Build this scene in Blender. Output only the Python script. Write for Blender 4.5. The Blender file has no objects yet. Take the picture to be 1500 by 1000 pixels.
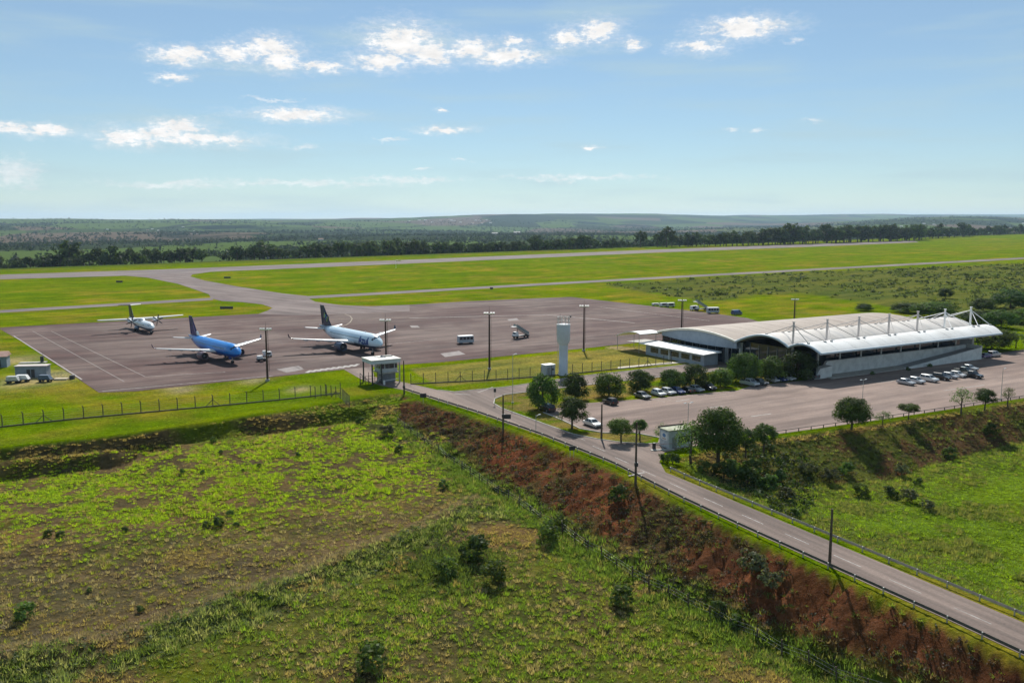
import bpy, bmesh, math, random
import numpy as np
from mathutils import Vector, Matrix
from mathutils.bvhtree import BVHTree
from mathutils.geometry import delaunay_2d_cdt, tessellate_polygon
R = math.radians
random.seed(7)
RNG = np.random.default_rng(11)
scene = bpy.context.scene
COL = scene.collection

# ------------------------------------------------------------------ camera
FPX, CAMH, PITCH = 1300.0, 40.0, math.atan2(178.0, 1300.0)
CP, SP = math.cos(PITCH), math.sin(PITCH)
cam_d = bpy.data.cameras.new('camera')
cam_d.sensor_width = 36.0
cam_d.lens = 36.0 * FPX / 1500.0
cam_d.clip_start = 0.5
cam_d.clip_end = 80000.0
cam = bpy.data.objects.new('camera', cam_d)
cam.location = (0, 0, CAMH)
cam.rotation_euler = (math.pi / 2 - PITCH, 0, 0)
COL.objects.link(cam)
scene.camera = cam

# ------------------------------------------------------------------ light, sky, exposure
SUN_EL, SUN_AZ = 42.0, 1.0            # azimuth clockwise from +Y
SKY_STRENGTH, SUN_STRENGTH, EXPOSURE = 0.062, 4.8, 0.44
HAZE_DENSITY = 0.00003
sun_d = bpy.data.lights.new('sun', 'SUN')
sun_d.energy = SUN_STRENGTH
sun_d.angle = R(0.53)
sun_d.color = (1.0, 0.95, 0.87)
sun = bpy.data.objects.new('sun', sun_d)
_d = Vector((math.sin(R(SUN_AZ)) * math.cos(R(SUN_EL)), math.cos(R(SUN_AZ)) * math.cos(R(SUN_EL)), math.sin(R(SUN_EL))))
sun.rotation_euler = _d.to_track_quat('Z', 'Y').to_euler()
sun.location = (0, 0, 200)
COL.objects.link(sun)

vs = scene.view_settings
vs.view_transform = 'Standard'
vs.look = 'None'
vs.exposure = EXPOSURE
vs.gamma = 1.0
vs.use_curve_mapping = False
scene.cycles.use_denoising = True
try:
    scene.cycles.denoiser = 'OPENIMAGEDENOISE'
except Exception:
    pass
scene.cycles.max_bounces = 6
scene.cycles.diffuse_bounces = 3
scene.cycles.glossy_bounces = 3
scene.cycles.transmission_bounces = 4
scene.cycles.transparent_max_bounces = 6
scene.cycles.volume_bounces = 1
scene.cycles.use_adaptive_sampling = True
scene.cycles.adaptive_threshold = 0.015
scene.cycles.caustics_reflective = False
scene.cycles.caustics_refractive = False

world = bpy.data.worlds.new('World')
scene.world = world
world.use_nodes = True
wn, wl = world.node_tree.nodes, world.node_tree.links
wn.clear()

def wnode(t, **kw):
    n = wn.new(t)
    for k, v in kw.items():
        setattr(n, k, v)
    return n

def wmath(op, a, b=None, clamp=False):
    n = wnode('ShaderNodeMath', operation=op, use_clamp=clamp)
    for i, s in enumerate((a, b)):
        if s is None:
            continue
        if isinstance(s, (int, float)):
            n.inputs[i].default_value = s
        else:
            wl.new(s, n.inputs[i])
    return n.outputs[0]

def build_sky():
    out = wnode('ShaderNodeOutputWorld')
    bg = wnode('ShaderNodeBackground')
    bg.inputs['Strength'].default_value = SKY_STRENGTH
    wl.new(bg.outputs[0], out.inputs['Surface'])
    sky = wnode('ShaderNodeTexSky', sky_type='NISHITA')
    sky.sun_disc = False
    sky.sun_elevation = R(SUN_EL)
    sky.sun_rotation = R(SUN_AZ)
    sky.altitude = 450
    sky.air_density = 1.0
    sky.dust_density = 0.0
    sky.ozone_density = 3.0
    # cumulus fragments, laid out by compass bearing and elevation angle
    tc = wnode('ShaderNodeTexCoord')
    sep = wnode('ShaderNodeSeparateXYZ')
    wl.new(tc.outputs['Generated'], sep.inputs[0])
    azim = wmath('ARCTAN2', sep.outputs[0], sep.outputs[1])
    elev = wmath('ARCSINE', sep.outputs[2])
    comb = wnode('ShaderNodeCombineXYZ')
    wl.new(azim, comb.inputs[0])
    wl.new(elev, comb.inputs[1])
    # ragged outlines: warp the bearing/elevation with noise
    nz = wnode('ShaderNodeTexNoise')
    nz.inputs['Scale'].default_value = 55.0
    nz.inputs['Detail'].default_value = 6.0
    nz.inputs['Roughness'].default_value = 0.62
    stretch = wnode('ShaderNodeVectorMath', operation='MULTIPLY')
    stretch.inputs[1].default_value = (0.8, 1.7, 1)
    wl.new(comb.outputs[0], stretch.inputs[0])
    wl.new(stretch.outputs[0], nz.inputs['Vector'])
    wsub = wnode('ShaderNodeVectorMath', operation='SUBTRACT')
    wsub.inputs[1].default_value = (0.5, 0.5, 0.5)
    wl.new(nz.outputs['Color'], wsub.inputs[0])
    wmul = wnode('ShaderNodeVectorMath', operation='MULTIPLY')
    wmul.inputs[1].default_value = (0.05, 0.022, 0)
    wl.new(wsub.outputs[0], wmul.inputs[0])
    wadd = wnode('ShaderNodeVectorMath', operation='ADD')
    wl.new(comb.outputs[0], wadd.inputs[0])
    wl.new(wmul.outputs[0], wadd.inputs[1])

    def field(ells, vec):
        cur = None
        for (a0, e0, wa, we) in ells:
            m = wnode('ShaderNodeVectorMath', operation='MULTIPLY_ADD')
            wl.new(vec, m.inputs[0])
            m.inputs[1].default_value = (1 / wa, 1 / we, 0)
            m.inputs[2].default_value = (-a0 / wa, -e0 / we, 0)
            ln = wnode('ShaderNodeVectorMath', operation='LENGTH')
            wl.new(m.outputs[0], ln.inputs[0])
            d = ln.outputs['Value']
            cur = d if cur is None else wmath('MINIMUM', cur, d)
        return cur
    D = math.degrees
    # (bearing, elevation, half width, half height) in degrees
    big = [(-19.72, 9.45, 1.59, 0.44), (-16.76, 9.76, 1.23, 0.57), (-14.77, 10.17, 1.5, 0.57), (-14.12, 9.42, 1.23, 0.57), (-11.78, 9.19, 1.59, 0.35), (-8.05, 9.61, 1.85, 0.44), (-6.77, 10.75, 2.12, 0.97), (-5.1, 10.15, 1.59, 0.66), (-2.55, 10.42, 1.32, 0.57), (-0.51, 10.03, 2.38, 0.48), (0.09, 10.9, 0.88, 0.26), (-20.35, 8.16, 0.79, 0.18), (-13.42, 6.35, 2.64, 0.35), (-22.86, 4.75, 1.76, 0.48), (-20.14, 5.51, 1.41, 0.35), (-18.72, 4.81, 2.73, 0.35), (-20.99, 5.01, 1.32, 0.4), (-27.08, 4.93, 1.32, 0.26), (-28.92, 4.99, 0.88, 0.26), (3.48, 11.08, 0.97, 0.48), (5.38, 11.41, 1.23, 0.62), (7.4, 10.7, 0.53, 0.31), (11.75, 10.29, 1.41, 0.35), (14.13, 11.31, 2.29, 0.53), (-4.21, 5.56, 1.5, 0.18), (-4.37, 6.72, 0.26, 0.13), (5.08, 4.47, 0.44, 0.13)]
    thin = [(-13.15, 4.41, 1.15, 0.18), (-7.72, 4.94, 1.1, 0.13), (-3.11, 3.68, 0.71, 0.13), (-28.92, 2.52, 1.59, 0.97), (17.12, 10.35, 0.62, 0.22), (13.73, 5.54, 0.62, 0.13), (15.15, 5.42, 0.62, 0.13), (18.28, 5.81, 0.71, 0.13), (-12.81, 2.26, 7.49, 0.22), (-6.48, 2.56, 3.97, 0.18), (-20.76, 2.09, 4.41, 0.26), (-14.68, 7.24, 1.76, 0.13), (4.33, 2.66, 5.73, 0.22), (-5.62, 3.16, 0.62, 0.13)]
    # the same kind of fair-weather fragments goes on all round, outside the picture
    rr = random.Random(5)
    for k in range(46):
        b = rr.uniform(36, 324)
        b = b if b < 180 else b - 360
        (big if k % 3 else thin).append((b, rr.uniform(4, 24), rr.uniform(.8, 3.2), rr.uniform(.2, .8)))
    rad = lambda L: [(R(a), R(e), R(w * 1.12), R(h * 1.18)) for a, e, w, h in L]
    dbig = field(rad(big), wadd.outputs[0])
    dthin = field(rad(thin), wadd.outputs[0])
    # density from the distance to the nearest fragment, broken up by fine noise
    n2 = wnode('ShaderNodeTexNoise')
    n2.inputs['Scale'].default_value = 150.0
    n2.inputs['Detail'].default_value = 5.0
    n2.inputs['Roughness'].default_value = 0.65
    wl.new(stretch.outputs[0], n2.inputs['Vector'])
    nf = wmath('MULTIPLY', wmath('SUBTRACT', n2.outputs['Fac'], 0.5), 2.0)
    inner = wmath('ADD', wmath('SUBTRACT', 1.0, dbig), nf)
    mr = wnode('ShaderNodeMapRange', interpolation_type='SMOOTHSTEP')
    mr.inputs['From Min'].default_value = 0.0
    mr.inputs['From Max'].default_value = 0.7
    wl.new(inner, mr.inputs['Value'])
    halo = wnode('ShaderNodeMapRange', interpolation_type='SMOOTHSTEP')
    halo.inputs['From Min'].default_value = -0.9
    halo.inputs['From Max'].default_value = 0.6
    halo.inputs['To Max'].default_value = 0.3
    wl.new(inner, halo.inputs['Value'])
    inner2 = wmath('ADD', wmath('SUBTRACT', 1.0, dthin), nf)
    mr2 = wnode('ShaderNodeMapRange', interpolation_type='SMOOTHSTEP')
    mr2.inputs['From Min'].default_value = -0.1
    mr2.inputs['From Max'].default_value = 1.2
    mr2.inputs['To Max'].default_value = 0.6
    wl.new(inner2, mr2.inputs['Value'])
    # broad faint cirrus veils
    n3 = wnode('ShaderNodeTexNoise')
    n3.inputs['Scale'].default_value = 4.2
    n3.inputs['Detail'].default_value = 5.0
    n3.inputs['Roughness'].default_value = 0.55
    st3 = wnode('ShaderNodeVectorMath', operation='MULTIPLY')
    st3.inputs[1].default_value = (1.0, 8.5, 1)
    wl.new(comb.outputs[0], st3.inputs[0])
    wl.new(st3.outputs[0], n3.inputs['Vector'])
    mr3 = wnode('ShaderNodeMapRange', interpolation_type='SMOOTHSTEP')
    mr3.inputs['From Min'].default_value = 0.42
    mr3.inputs['From Max'].default_value = 0.8
    mr3.inputs['To Min'].default_value = 0.28
    mr3.inputs['To Max'].default_value = 0.78
    wl.new(n3.outputs['Fac'], mr3.inputs['Value'])
    shade = wnode('ShaderNodeMapRange')
    shade.inputs['From Min'].default_value = 0.35
    shade.inputs['From Max'].default_value = 0.65
    shade.inputs['To Min'].default_value = 0.86
    shade.inputs['To Max'].default_value = 1.06
    wl.new(nz.outputs['Fac'], shade.inputs['Value'])
    cloudcol = wnode('ShaderNodeVectorMath', operation='SCALE')
    cloudcol.inputs[0].default_value = CLOUD_RGB
    wl.new(shade.outputs[0], cloudcol.inputs['Scale'])
    tint = wnode('ShaderNodeMix', data_type='RGBA', blend_type='MULTIPLY')
    tint.inputs[0].default_value = 1.0
    tint.inputs[7].default_value = (*SKY_TINT, 1)
    wl.new(sky.outputs[0], tint.inputs[6])
    base = tint.outputs[2]
    for fac, colr in ((mr3.outputs[0], VEIL_RGB), (halo.outputs[0], None), (mr2.outputs[0], None), (mr.outputs[0], None)):
        mx = wnode('ShaderNodeMix', data_type='RGBA')
        wl.new(fac, mx.inputs[0])
        wl.new(base, mx.inputs[6])
        if colr is None:
            wl.new(cloudcol.outputs[0], mx.inputs[7])
        else:
            mx.inputs[7].default_value = (*colr, 1)
        base = mx.outputs[2]
    wl.new(base, bg.inputs['Color'])

SKY_TINT = (0.90, 1.0, 1.06)
CLOUD_RGB = (12.0, 11.8, 11.6)
VEIL_RGB = (5.8, 7.7, 8.4)
build_sky()
world.cycles.sampling_method = 'MANUAL'
world.cycles.sample_map_resolution = 512

# ------------------------------------------------------------------ surveying helpers
def G(px, py, z=0.0):
    """where the sight line of a photo point meets the level z"""
    dv = 500 - py
    up = -FPX * SP + dv * CP
    t = (z - CAMH) / up
    return ((px - 750) * t, (FPX * CP + dv * SP) * t)

def GV(px, py, z=0.0):
    return Vector((*G(px, py, z), z))

UAX = Vector((0.859, 0.512, 0)).normalized()      # long axis of terminal, lots and fences
VAX = Vector((-UAX.y, UAX.x, 0))
UANG = math.atan2(UAX.y, UAX.x)

# ------------------------------------------------------------------ numpy noise
def _hash(ix, iy, s):
    h = (ix * 374761393 + iy * 668265263 + s * 1442695041) & 0xFFFFFFFF
    h = ((h ^ (h >> 13)) * 1274126177) & 0xFFFFFFFF
    return ((h ^ (h >> 16)) & 0xFFFF) / 65535.0

def vnoise(x, y, s=0):
    x = np.asarray(x, float); y = np.asarray(y, float)
    ix = np.floor(x).astype(np.int64); iy = np.floor(y).astype(np.int64)
    fx, fy = x - ix, y - iy
    fx = fx * fx * (3 - 2 * fx); fy = fy * fy * (3 - 2 * fy)
    a = _hash(ix, iy, s); b = _hash(ix + 1, iy, s); c = _hash(ix, iy + 1, s); d = _hash(ix + 1, iy + 1, s)
    return (a * (1 - fx) + b * fx) * (1 - fy) + (c * (1 - fx) + d * fx) * fy

def fbm(x, y, s=0, o=4, g=0.5):
    t = 0; a = 1; n = 0
    for k in range(o):
        t = t + a * vnoise(x * 2 ** k + 17.3 * k, y * 2 ** k - 9.1 * k, s + k)
        n += a; a *= g
    return t / n

def in_poly(x, y, poly):
    inside = np.zeros(np.shape(x), bool)
    n = len(poly)
    for i in range(n):
        x0, y0 = poly[i][:2]; x1, y1 = poly[(i + 1) % n][:2]
        if y0 == y1:
            continue
        c = ((y0 > y) != (y1 > y)) & (x < (x1 - x0) * (y - y0) / (y1 - y0) + x0)
        inside ^= c
    return inside

def dist_line(x, y, pts):
    """distance to a polyline and the parameter of the nearest place (0..1)"""
    best = np.full(np.shape(x), 1e9); tt = np.zeros(np.shape(x)); n = len(pts) - 1
    for i in range(n):
        x0, y0 = pts[i][:2]; x1, y1 = pts[i + 1][:2]
        dx, dy = x1 - x0, y1 - y0
        t = np.clip(((x - x0) * dx + (y - y0) * dy) / (dx * dx + dy * dy), 0, 1)
        d = np.hypot(x - x0 - t * dx, y - y0 - t * dy)
        m = d < best
        best = np.where(m, d, best); tt = np.where(m, (i + t) / n, tt)
    return best, tt

def smooth(a, b, x):
    t = np.clip((x - a) / (b - a), 0, 1)
    return t * t * (3 - 2 * t)

# ------------------------------------------------------------------ objects
def tag(o, label=None, cat=None, group=None, kind=None):
    if label: o['label'] = label
    if cat: o['category'] = cat
    if group: o['group'] = group
    if kind: o['kind'] = kind
    return o

def thing(name, label, cat, loc=(0, 0, 0), rz=0.0, group=None):
    o = bpy.data.objects.new(name, None)
    o.empty_display_size = 0.5
    COL.objects.link(o)
    o.location = loc
    o.rotation_euler = (0, 0, rz)
    return tag(o, label, cat, group)

def link(name, me, parent=None, mat=None):
    o = bpy.data.objects.new(name, me)
    COL.objects.link(o)
    if mat is not None and not me.materials:
        me.materials.append(mat)
    if parent is not None:
        o.parent = parent
    return o

KIDS = {}
def copy_tree(o):
    def rec(src, par):
        c = src.copy()
        COL.objects.link(c)
        c.parent = par
        for ch in src.children:
            rec(ch, c)
        return c
    return rec(o, None)

class MB:
    def __init__(s):
        s.v = []; s.f = []; s.sm = []
    def add(s, vs_, fs, sm=False):
        b = len(s.v)
        s.v.extend([tuple(p) for p in vs_])
        for f in fs:
            s.f.append(tuple(b + i for i in f)); s.sm.append(sm)
        return s
    def box(s, c, d, rz=0.0, rx=0.0, ry=0.0):
        m = Matrix.Translation(c) @ Matrix.Rotation(rz, 4, 'Z') @ Matrix.Rotation(ry, 4, 'Y') @ Matrix.Rotation(rx, 4, 'X')
        hx, hy, hz = d[0] / 2, d[1] / 2, d[2] / 2
        P = [m @ Vector((x, y, z)) for z in (-hz, hz) for (x, y) in ((-hx, -hy), (hx, -hy), (hx, hy), (-hx, hy))]
        return s.add(P, [(3, 2, 1, 0), (4, 5, 6, 7), (0, 1, 5, 4), (1, 2, 6, 5), (2, 3, 7, 6), (3, 0, 4, 7)])
    def hexa(s, P):
        """eight corners: lower four then upper four, both counter-clockwise"""
        return s.add(P, [(3, 2, 1, 0), (4, 5, 6, 7), (0, 1, 5, 4), (1, 2, 6, 5), (2, 3, 7, 6), (3, 0, 4, 7)])
    def tube(s, p0, p1, r0, r1=None, n=8, caps=True, sm=True):
        r1 = r0 if r1 is None else r1
        p0, p1 = Vector(p0), Vector(p1)
        q = (p1 - p0).to_track_quat('Z', 'Y')
        P = []
        for p, r in ((p0, r0), (p1, r1)):
            for k in range(n):
                a = 2 * math.pi * k / n
                P.append(p + q @ Vector((math.cos(a) * r, math.sin(a) * r, 0)))
        s.add(P, [(k, (k + 1) % n, n + (k + 1) % n, n + k) for k in range(n)], sm)
        if caps:
            s.add(P[:n], [tuple(range(n - 1, -1, -1))]); s.add(P[n:], [tuple(range(n))])
        return s
    def path(s, pts, r, n=6):
        for a, b in zip(pts[:-1], pts[1:]):
            s.tube(a, b, r, r, n)
        return s
    def rings(s, rings, caps=True, sm=True):
        n = len(rings[0]); P = [p for r_ in rings for p in r_]
        F = [(j * n + k, j * n + (k + 1) % n, (j + 1) * n + (k + 1) % n, (j + 1) * n + k) for j in range(len(rings) - 1) for k in range(n)]
        s.add(P, F, sm)
        if caps:
            s.add(rings[0], [tuple(range(n - 1, -1, -1))]); s.add(rings[-1], [tuple(range(n))])
        return s
    def lathe(s, prof, c=(0, 0, 0), n=20, sm=True):
        rg = [[(c[0] + r * math.cos(2 * math.pi * k / n), c[1] + r * math.sin(2 * math.pi * k / n), c[2] + z) for k in range(n)] for r, z in prof]
        return s.rings(rg, True, sm)
    def poly(s, pts, z0, z1):
        """prism over a plan polygon"""
        n = len(pts)
        area = sum(pts[i][0] * pts[(i + 1) % n][1] - pts[(i + 1) % n][0] * pts[i][1] for i in range(n))
        if area < 0: pts = pts[::-1]
        lo = [(p[0], p[1], z0) for p in pts]; hi = [(p[0], p[1], z1) for p in pts]
        s.add(lo + hi, [(k, (k + 1) % n, n + (k + 1) % n, n + k) for k in range(n)])
        tri = tessellate_polygon([[Vector((p[0], p[1], 0)) for p in pts]])
        up = []; dn = []
        for t in tri:
            a, b, c = (pts[i] for i in t)
            if (b[0] - a[0]) * (c[1] - a[1]) - (b[1] - a[1]) * (c[0] - a[0]) < 0: t = t[::-1]
            up.append(tuple(t)); dn.append(tuple(t[::-1]))
        s.add(hi, up)
        s.add(lo, dn)
        return s
    def mesh(s, name, mat=None):
        me = bpy.data.meshes.new(name)
        me.from_pydata(s.v, [], s.f)
        me.polygons.foreach_set('use_smooth', s.sm)
        if mat is not None: me.materials.append(mat)
        me.update()
        return me
    def build(s, name, mat, parent=None, **t):
        o = link(name, s.mesh(name, mat), parent)
        return tag(o, **t) if t else o

def np_mesh(name, V, F, mat, tint=None, smoothf=False, attrs=None):
    """fast mesh from numpy arrays; F is (n,3) or (n,4)"""
    me = bpy.data.meshes.new(name)
    nf, k = F.shape
    me.vertices.add(len(V)); me.vertices.foreach_set('co', np.asarray(V, np.float32).ravel())
    me.loops.add(nf * k); me.loops.foreach_set('vertex_index', F.astype(np.int32).ravel())
    me.polygons.add(nf)
    me.polygons.foreach_set('loop_start', np.arange(0, nf * k, k, dtype=np.int32))
    me.polygons.foreach_set('use_smooth', np.full(nf, smoothf))
    if tint is not None:
        a = me.color_attributes.new('tint', 'FLOAT_COLOR', 'POINT')
        c = np.ones((len(V), 4), np.float32); c[:, :3] = tint
        a.data.foreach_set('color', c.ravel())
    for nm, arr in (attrs or {}).items():
        a = me.attributes.new(nm, 'FLOAT', 'POINT')
        a.data.foreach_set('value', np.asarray(arr, np.float32))
    me.update(calc_edges=True)
    me.validate()
    if mat is not None: me.materials.append(mat)
    return me

# ------------------------------------------------------------------ materials
MATS = {}
def newmat(name):
    m = bpy.data.materials.new(name)
    m.use_nodes = True
    nt = m.node_tree
    nt.nodes.clear()
    out = nt.nodes.new('ShaderNodeOutputMaterial')
    b = nt.nodes.new('ShaderNodeBsdfPrincipled')
    nt.links.new(b.outputs[0], out.inputs['Surface'])
    return m, nt, b, out

def N(nt, t, **kw):
    n = nt.nodes.new(t)
    for k, v in kw.items():
        if k.startswith('i_'):
            n.inputs[k[2:].replace('_', ' ')].default_value = v
        else:
            setattr(n, k, v)
    return n

def noise(nt, scale, detail=4, rough=0.6, vec=None, stretch=None, coord='Object'):
    if vec is None:
        vec = N(nt, 'ShaderNodeTexCoord').outputs[coord]
    if stretch is not None:
        mp = N(nt, 'ShaderNodeMapping')
        mp.inputs['Scale'].default_value = stretch
        nt.links.new(vec, mp.inputs[0]); vec = mp.outputs[0]
    n = N(nt, 'ShaderNodeTexNoise', i_Scale=scale, i_Detail=detail, i_Roughness=rough)
    nt.links.new(vec, n.inputs['Vector'])
    return n.outputs['Fac']

def ramp(nt, fac, lo, hi, a, b):
    mr = N(nt, 'ShaderNodeMapRange', interpolation_type='SMOOTHSTEP')
    for k, v in (('From Min', lo), ('From Max', hi), ('To Min', a), ('To Max', b)):
        mr.inputs[k].default_value = v
    nt.links.new(fac, mr.inputs['Value'])
    return mr.outputs[0]

def mixc(nt, fac, a, b, mode='MIX'):
    n = N(nt, 'ShaderNodeMix', data_type='RGBA', blend_type=mode)
    for i, s in ((0, fac), (6, a), (7, b)):
        if isinstance(s, (int, float)): n.inputs[i].default_value = s
        elif isinstance(s, tuple): n.inputs[i].default_value = (*s[:3], 1)
        else: nt.links.new(s, n.inputs[i])
    return n.outputs[2]

def bumpn(nt, b, fac, strength=0.4, dist=0.1):
    bp = N(nt, 'ShaderNodeBump', i_Strength=strength, i_Distance=dist)
    nt.links.new(fac, bp.inputs['Height'])
    nt.links.new(bp.outputs[0], b.inputs['Normal'])

def plain(name, rgb, rough=0.6, metal=0.0, wear=0.12, scale=1.2, coat=0.0, wear_rgb=None):
    """painted or bare surface with slight grime"""
    if name in MATS: return MATS[name]
    m, nt, b, out = newmat(name)
    f = noise(nt, scale, 5, 0.65)
    g = ramp(nt, f, 0.35, 0.75, 0.0, 1.0)
    dk = wear_rgb or tuple(c * 0.55 for c in rgb)
    fac = N(nt, 'ShaderNodeMath', operation='MULTIPLY'); fac.inputs[1].default_value = min(1, wear * 3)
    nt.links.new(g, fac.inputs[0])
    nt.links.new(mixc(nt, fac.outputs[0], rgb, dk), b.inputs['Base Color'])
    nt.links.new(ramp(nt, f, 0.3, 0.7, max(0.02, rough - 0.08), min(1, rough + 0.1)), b.inputs['Roughness'])
    b.inputs['Metallic'].default_value = metal
    if coat: b.inputs['Coat Weight'].default_value = coat
    MATS[name] = m
    return m

def glass_mat(name, rgb=(0.02, 0.03, 0.04), rough=0.08):
    if name in MATS: return MATS[name]
    m, nt, b, out = newmat(name)
    nt.links.new(mixc(nt, noise(nt, 0.8, 3), rgb, tuple(c * 1.8 for c in rgb)), b.inputs['Base Color'])
    b.inputs['Roughness'].default_value = rough
    b.inputs['Specular IOR Level'].default_value = 0.7
    MATS[name] = m
    return m

def foliage_mat(name, trans=0.35, rand=0.35, mult=1.0):
    """leaf colour from the mesh's tint, varied per plant; thin leaves let light through"""
    if name in MATS: return MATS[name]
    m, nt, b, out = newmat(name)
    nt.nodes.remove(b)
    at = N(nt, 'ShaderNodeAttribute', attribute_name='tint')
    oi = N(nt, 'ShaderNodeObjectInfo')
    hs = N(nt, 'ShaderNodeHueSaturation')
    nt.links.new(ramp(nt, oi.outputs['Random'], 0, 1, 0.485, 0.515), hs.inputs['Hue'])
    nt.links.new(ramp(nt, oi.outputs['Random'], 0, 1, mult * (1 - rand), mult * (1 + rand)), hs.inputs['Value'])
    nt.links.new(at.outputs['Color'], hs.inputs['Color'])
    d = N(nt, 'ShaderNodeBsdfDiffuse', i_Roughness=0.5)
    t = N(nt, 'ShaderNodeBsdfTranslucent')
    nt.links.new(hs.outputs[0], d.inputs[0])
    tc = mixc(nt, 1.0, hs.outputs[0], (1.25, 1.3, 0.55), 'MULTIPLY')
    nt.links.new(tc, t.inputs[0])
    mx = N(nt, 'ShaderNodeMixShader'); mx.inputs[0].default_value = trans
    nt.links.new(d.outputs[0], mx.inputs[1]); nt.links.new(t.outputs[0], mx.inputs[2])
    gl = N(nt, 'ShaderNodeBsdfGlossy', i_Roughness=0.6)
    gl.inputs[0].default_value = (1, 1, 1, 1)
    mg = N(nt, 'ShaderNodeMixShader'); mg.inputs[0].default_value = 0.015
    nt.links.new(mx.outputs[0], mg.inputs[1]); nt.links.new(gl.outputs[0], mg.inputs[2])
    nt.links.new(mg.outputs[0], out.inputs['Surface'])
    MATS[name] = m
    return m
# ------------------------------------------------------------------ the lie of the land
def L(pts, z=0.0):
    return [G(p[0], p[1], p[2] if len(p) > 2 else z) for p in pts]

ROAD_NEAR = L([(595, 572), (620, 580), (700, 605), (800, 640), (900, 680), (1000, 731), (1100, 778), (1200, 823), (1300, 868), (1400, 913), (1500, 960)])
ROAD_FAR = L([(1000, 702), (1100, 744), (1200, 786), (1300, 828), (1400, 870), (1500, 912)])
_dr = (Vector(ROAD_NEAR[-1]) - Vector(ROAD_NEAR[-4])).normalized()          # the road goes on straight past the camera
ROAD_NEAR.append(tuple(Vector(ROAD_NEAR[-1]) + _dr * 160))
ROAD_FAR.append(tuple(Vector(ROAD_FAR[-1]) + _dr * 160))
LOT_EDGE = L([(972, 668), (1000, 660), (1040, 650), (1090, 641), (1150, 633), (1300, 612), (1500, 582)])
LOT_EDGE.append(tuple(Vector(LOT_EDGE[-1]) + UAX.to_2d() * 120))

def offset(line, d):
    out = []
    for i, p in enumerate(line):
        a = Vector(line[max(0, i - 1)]); b = Vector(line[min(len(line) - 1, i + 1)])
        t = (b - a).normalized()
        out.append((p[0] + t.y * d, p[1] - t.x * d))
    return out

S1T = [(-300, 62)] + L([(-160, 676), (0, 656), (168, 639), (349, 611), (500, 594), (560, 590)])
S1B = [(-300, 59.5, -2.0)] + [(*G(a, b, -2.0), -2.0) for a, b in ((-160, 695), (0, 674), (168, 655), (349, 627), (500, 607), (556, 600))]
S2T = [(-300, 56, -2.3)] + [(*G(a, b, -2.3), -2.3) for a, b in ((-160, 703), (0, 681), (168, 663), (260, 649), (350, 639), (430, 629))]
S2B = [(-300, 53, -4.7)] + [(*G(a, b, z), z) for a, b in ((-160, 729), (0, 705), (168, 684), (260, 667), (350, 652), (430, 637)) for z in ((-4.7 if a < 300 else -4.2),)] + [(*G(520, 619, -3.3), -3.3)]
NEAR_SH = offset(ROAD_NEAR, 1.3)
TOE = [(*G(a, b, z), z) for a, b, z in ((583, 622, -2.6), (630, 655, -3.8), (700, 704, -5.0), (780, 752, -5.6), (850, 800, -6.1), (950, 860, -6.5), (1050, 912, -6.9), (1150, 962, -7.2), (1225, 1000, -7.4))]
_dt = (Vector(TOE[-1][:2]) - Vector(TOE[-3][:2])).normalized()
TOE.append((*(Vector(TOE[-1][:2]) + _dt * 150), -9.0))
FAR_SH = offset(ROAD_FAR, -1.6)
FAR_TOE = [(x, y, -3.6) for x, y in offset(ROAD_FAR, -8.5)][1:]
LOT_SH = offset(LOT_EDGE, 1.5)
LOT_TOE = [(*G(a, b, z), z) for a, b, z in ((1135, 712, -4.2), (1200, 712, -5.2), (1300, 705, -5.8), (1400, 672, -6), (1500, 648, -6))]
LOT_TOE.append((*(Vector(LOT_TOE[-1][:2]) + UAX.to_2d() * 110), -6))
BOWL = [(*G(a, b, z), z) for a, b, z in ((1250, 745, -5.2), (1400, 740, -6), (1500, 720, -6.2), (1400, 810, -5.6), (1500, 800, -6.2), (1500, 880, -5.2))]
FIELD = [(*G(a, b, z), z) for a, b, z in ((0, 800, -5.6), (300, 790, -5.6), (550, 760, -5.6), (0, 900, -6.6), (350, 880, -6.6), (650, 850, -6.6), (0, 1000, -7.6), (500, 1000, -7.8), (900, 960, -7.4), (500, 690, -4.6))]

tin_v, tin_e = [], []
def brk(line, z=None):
    b = len(tin_v)
    for p in line:
        tin_v.append((p[0], p[1], z if z is not None else p[2]))
    for i in range(len(line) - 1):
        tin_e.append((b + i, b + i + 1))
brk(S1T, 0); brk(S1B); brk(S2T); brk(S2B); brk(NEAR_SH, 0); brk(TOE); brk(FAR_SH, 0); brk(FAR_TOE); brk(LOT_SH, 0); brk(LOT_TOE)
brk(offset(ROAD_NEAR, 0.2), 0); brk(offset(ROAD_FAR, -0.2), 0)
for p in BOWL + FIELD:
    tin_v.append(p)
for p in ((-420, -260, -12), (0, -260, -12), (-420, 0, -9), (-150, 0, -9.5), (-60, 20, -9.2), (10, 20, -9), (420, -260, -10), (420, 60, -7), (260, 120, -7), (-420, 620, 0), (420, 620, 0), (420, 330, 0), (-420, 90, 0), (-420, 330, 0), (0, 400, 0), (120, 180, -6.5)):
    tin_v.append(p)
_res = delaunay_2d_cdt([Vector(p[:2]) for p in tin_v], tin_e, [], 0, 1e-4)
_tv = []
for co, orig in zip(_res[0], _res[3]):
    z = tin_v[orig[0]][2] if orig else min(tin_v, key=lambda q: (q[0] - co.x) ** 2 + (q[1] - co.y) ** 2)[2]
    _tv.append((co.x, co.y, z))
TIN = BVHTree.FromPolygons(_tv, [tuple(f) for f in _res[2]])

def tin_z(x, y):
    if abs(x) < 419 and -259 < y < 619:
        h = TIN.ray_cast(Vector((x, y, 500)), Vector((0, 0, -1)))
        if h[0] is not None:
            return h[0].z
    return 0.0

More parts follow.
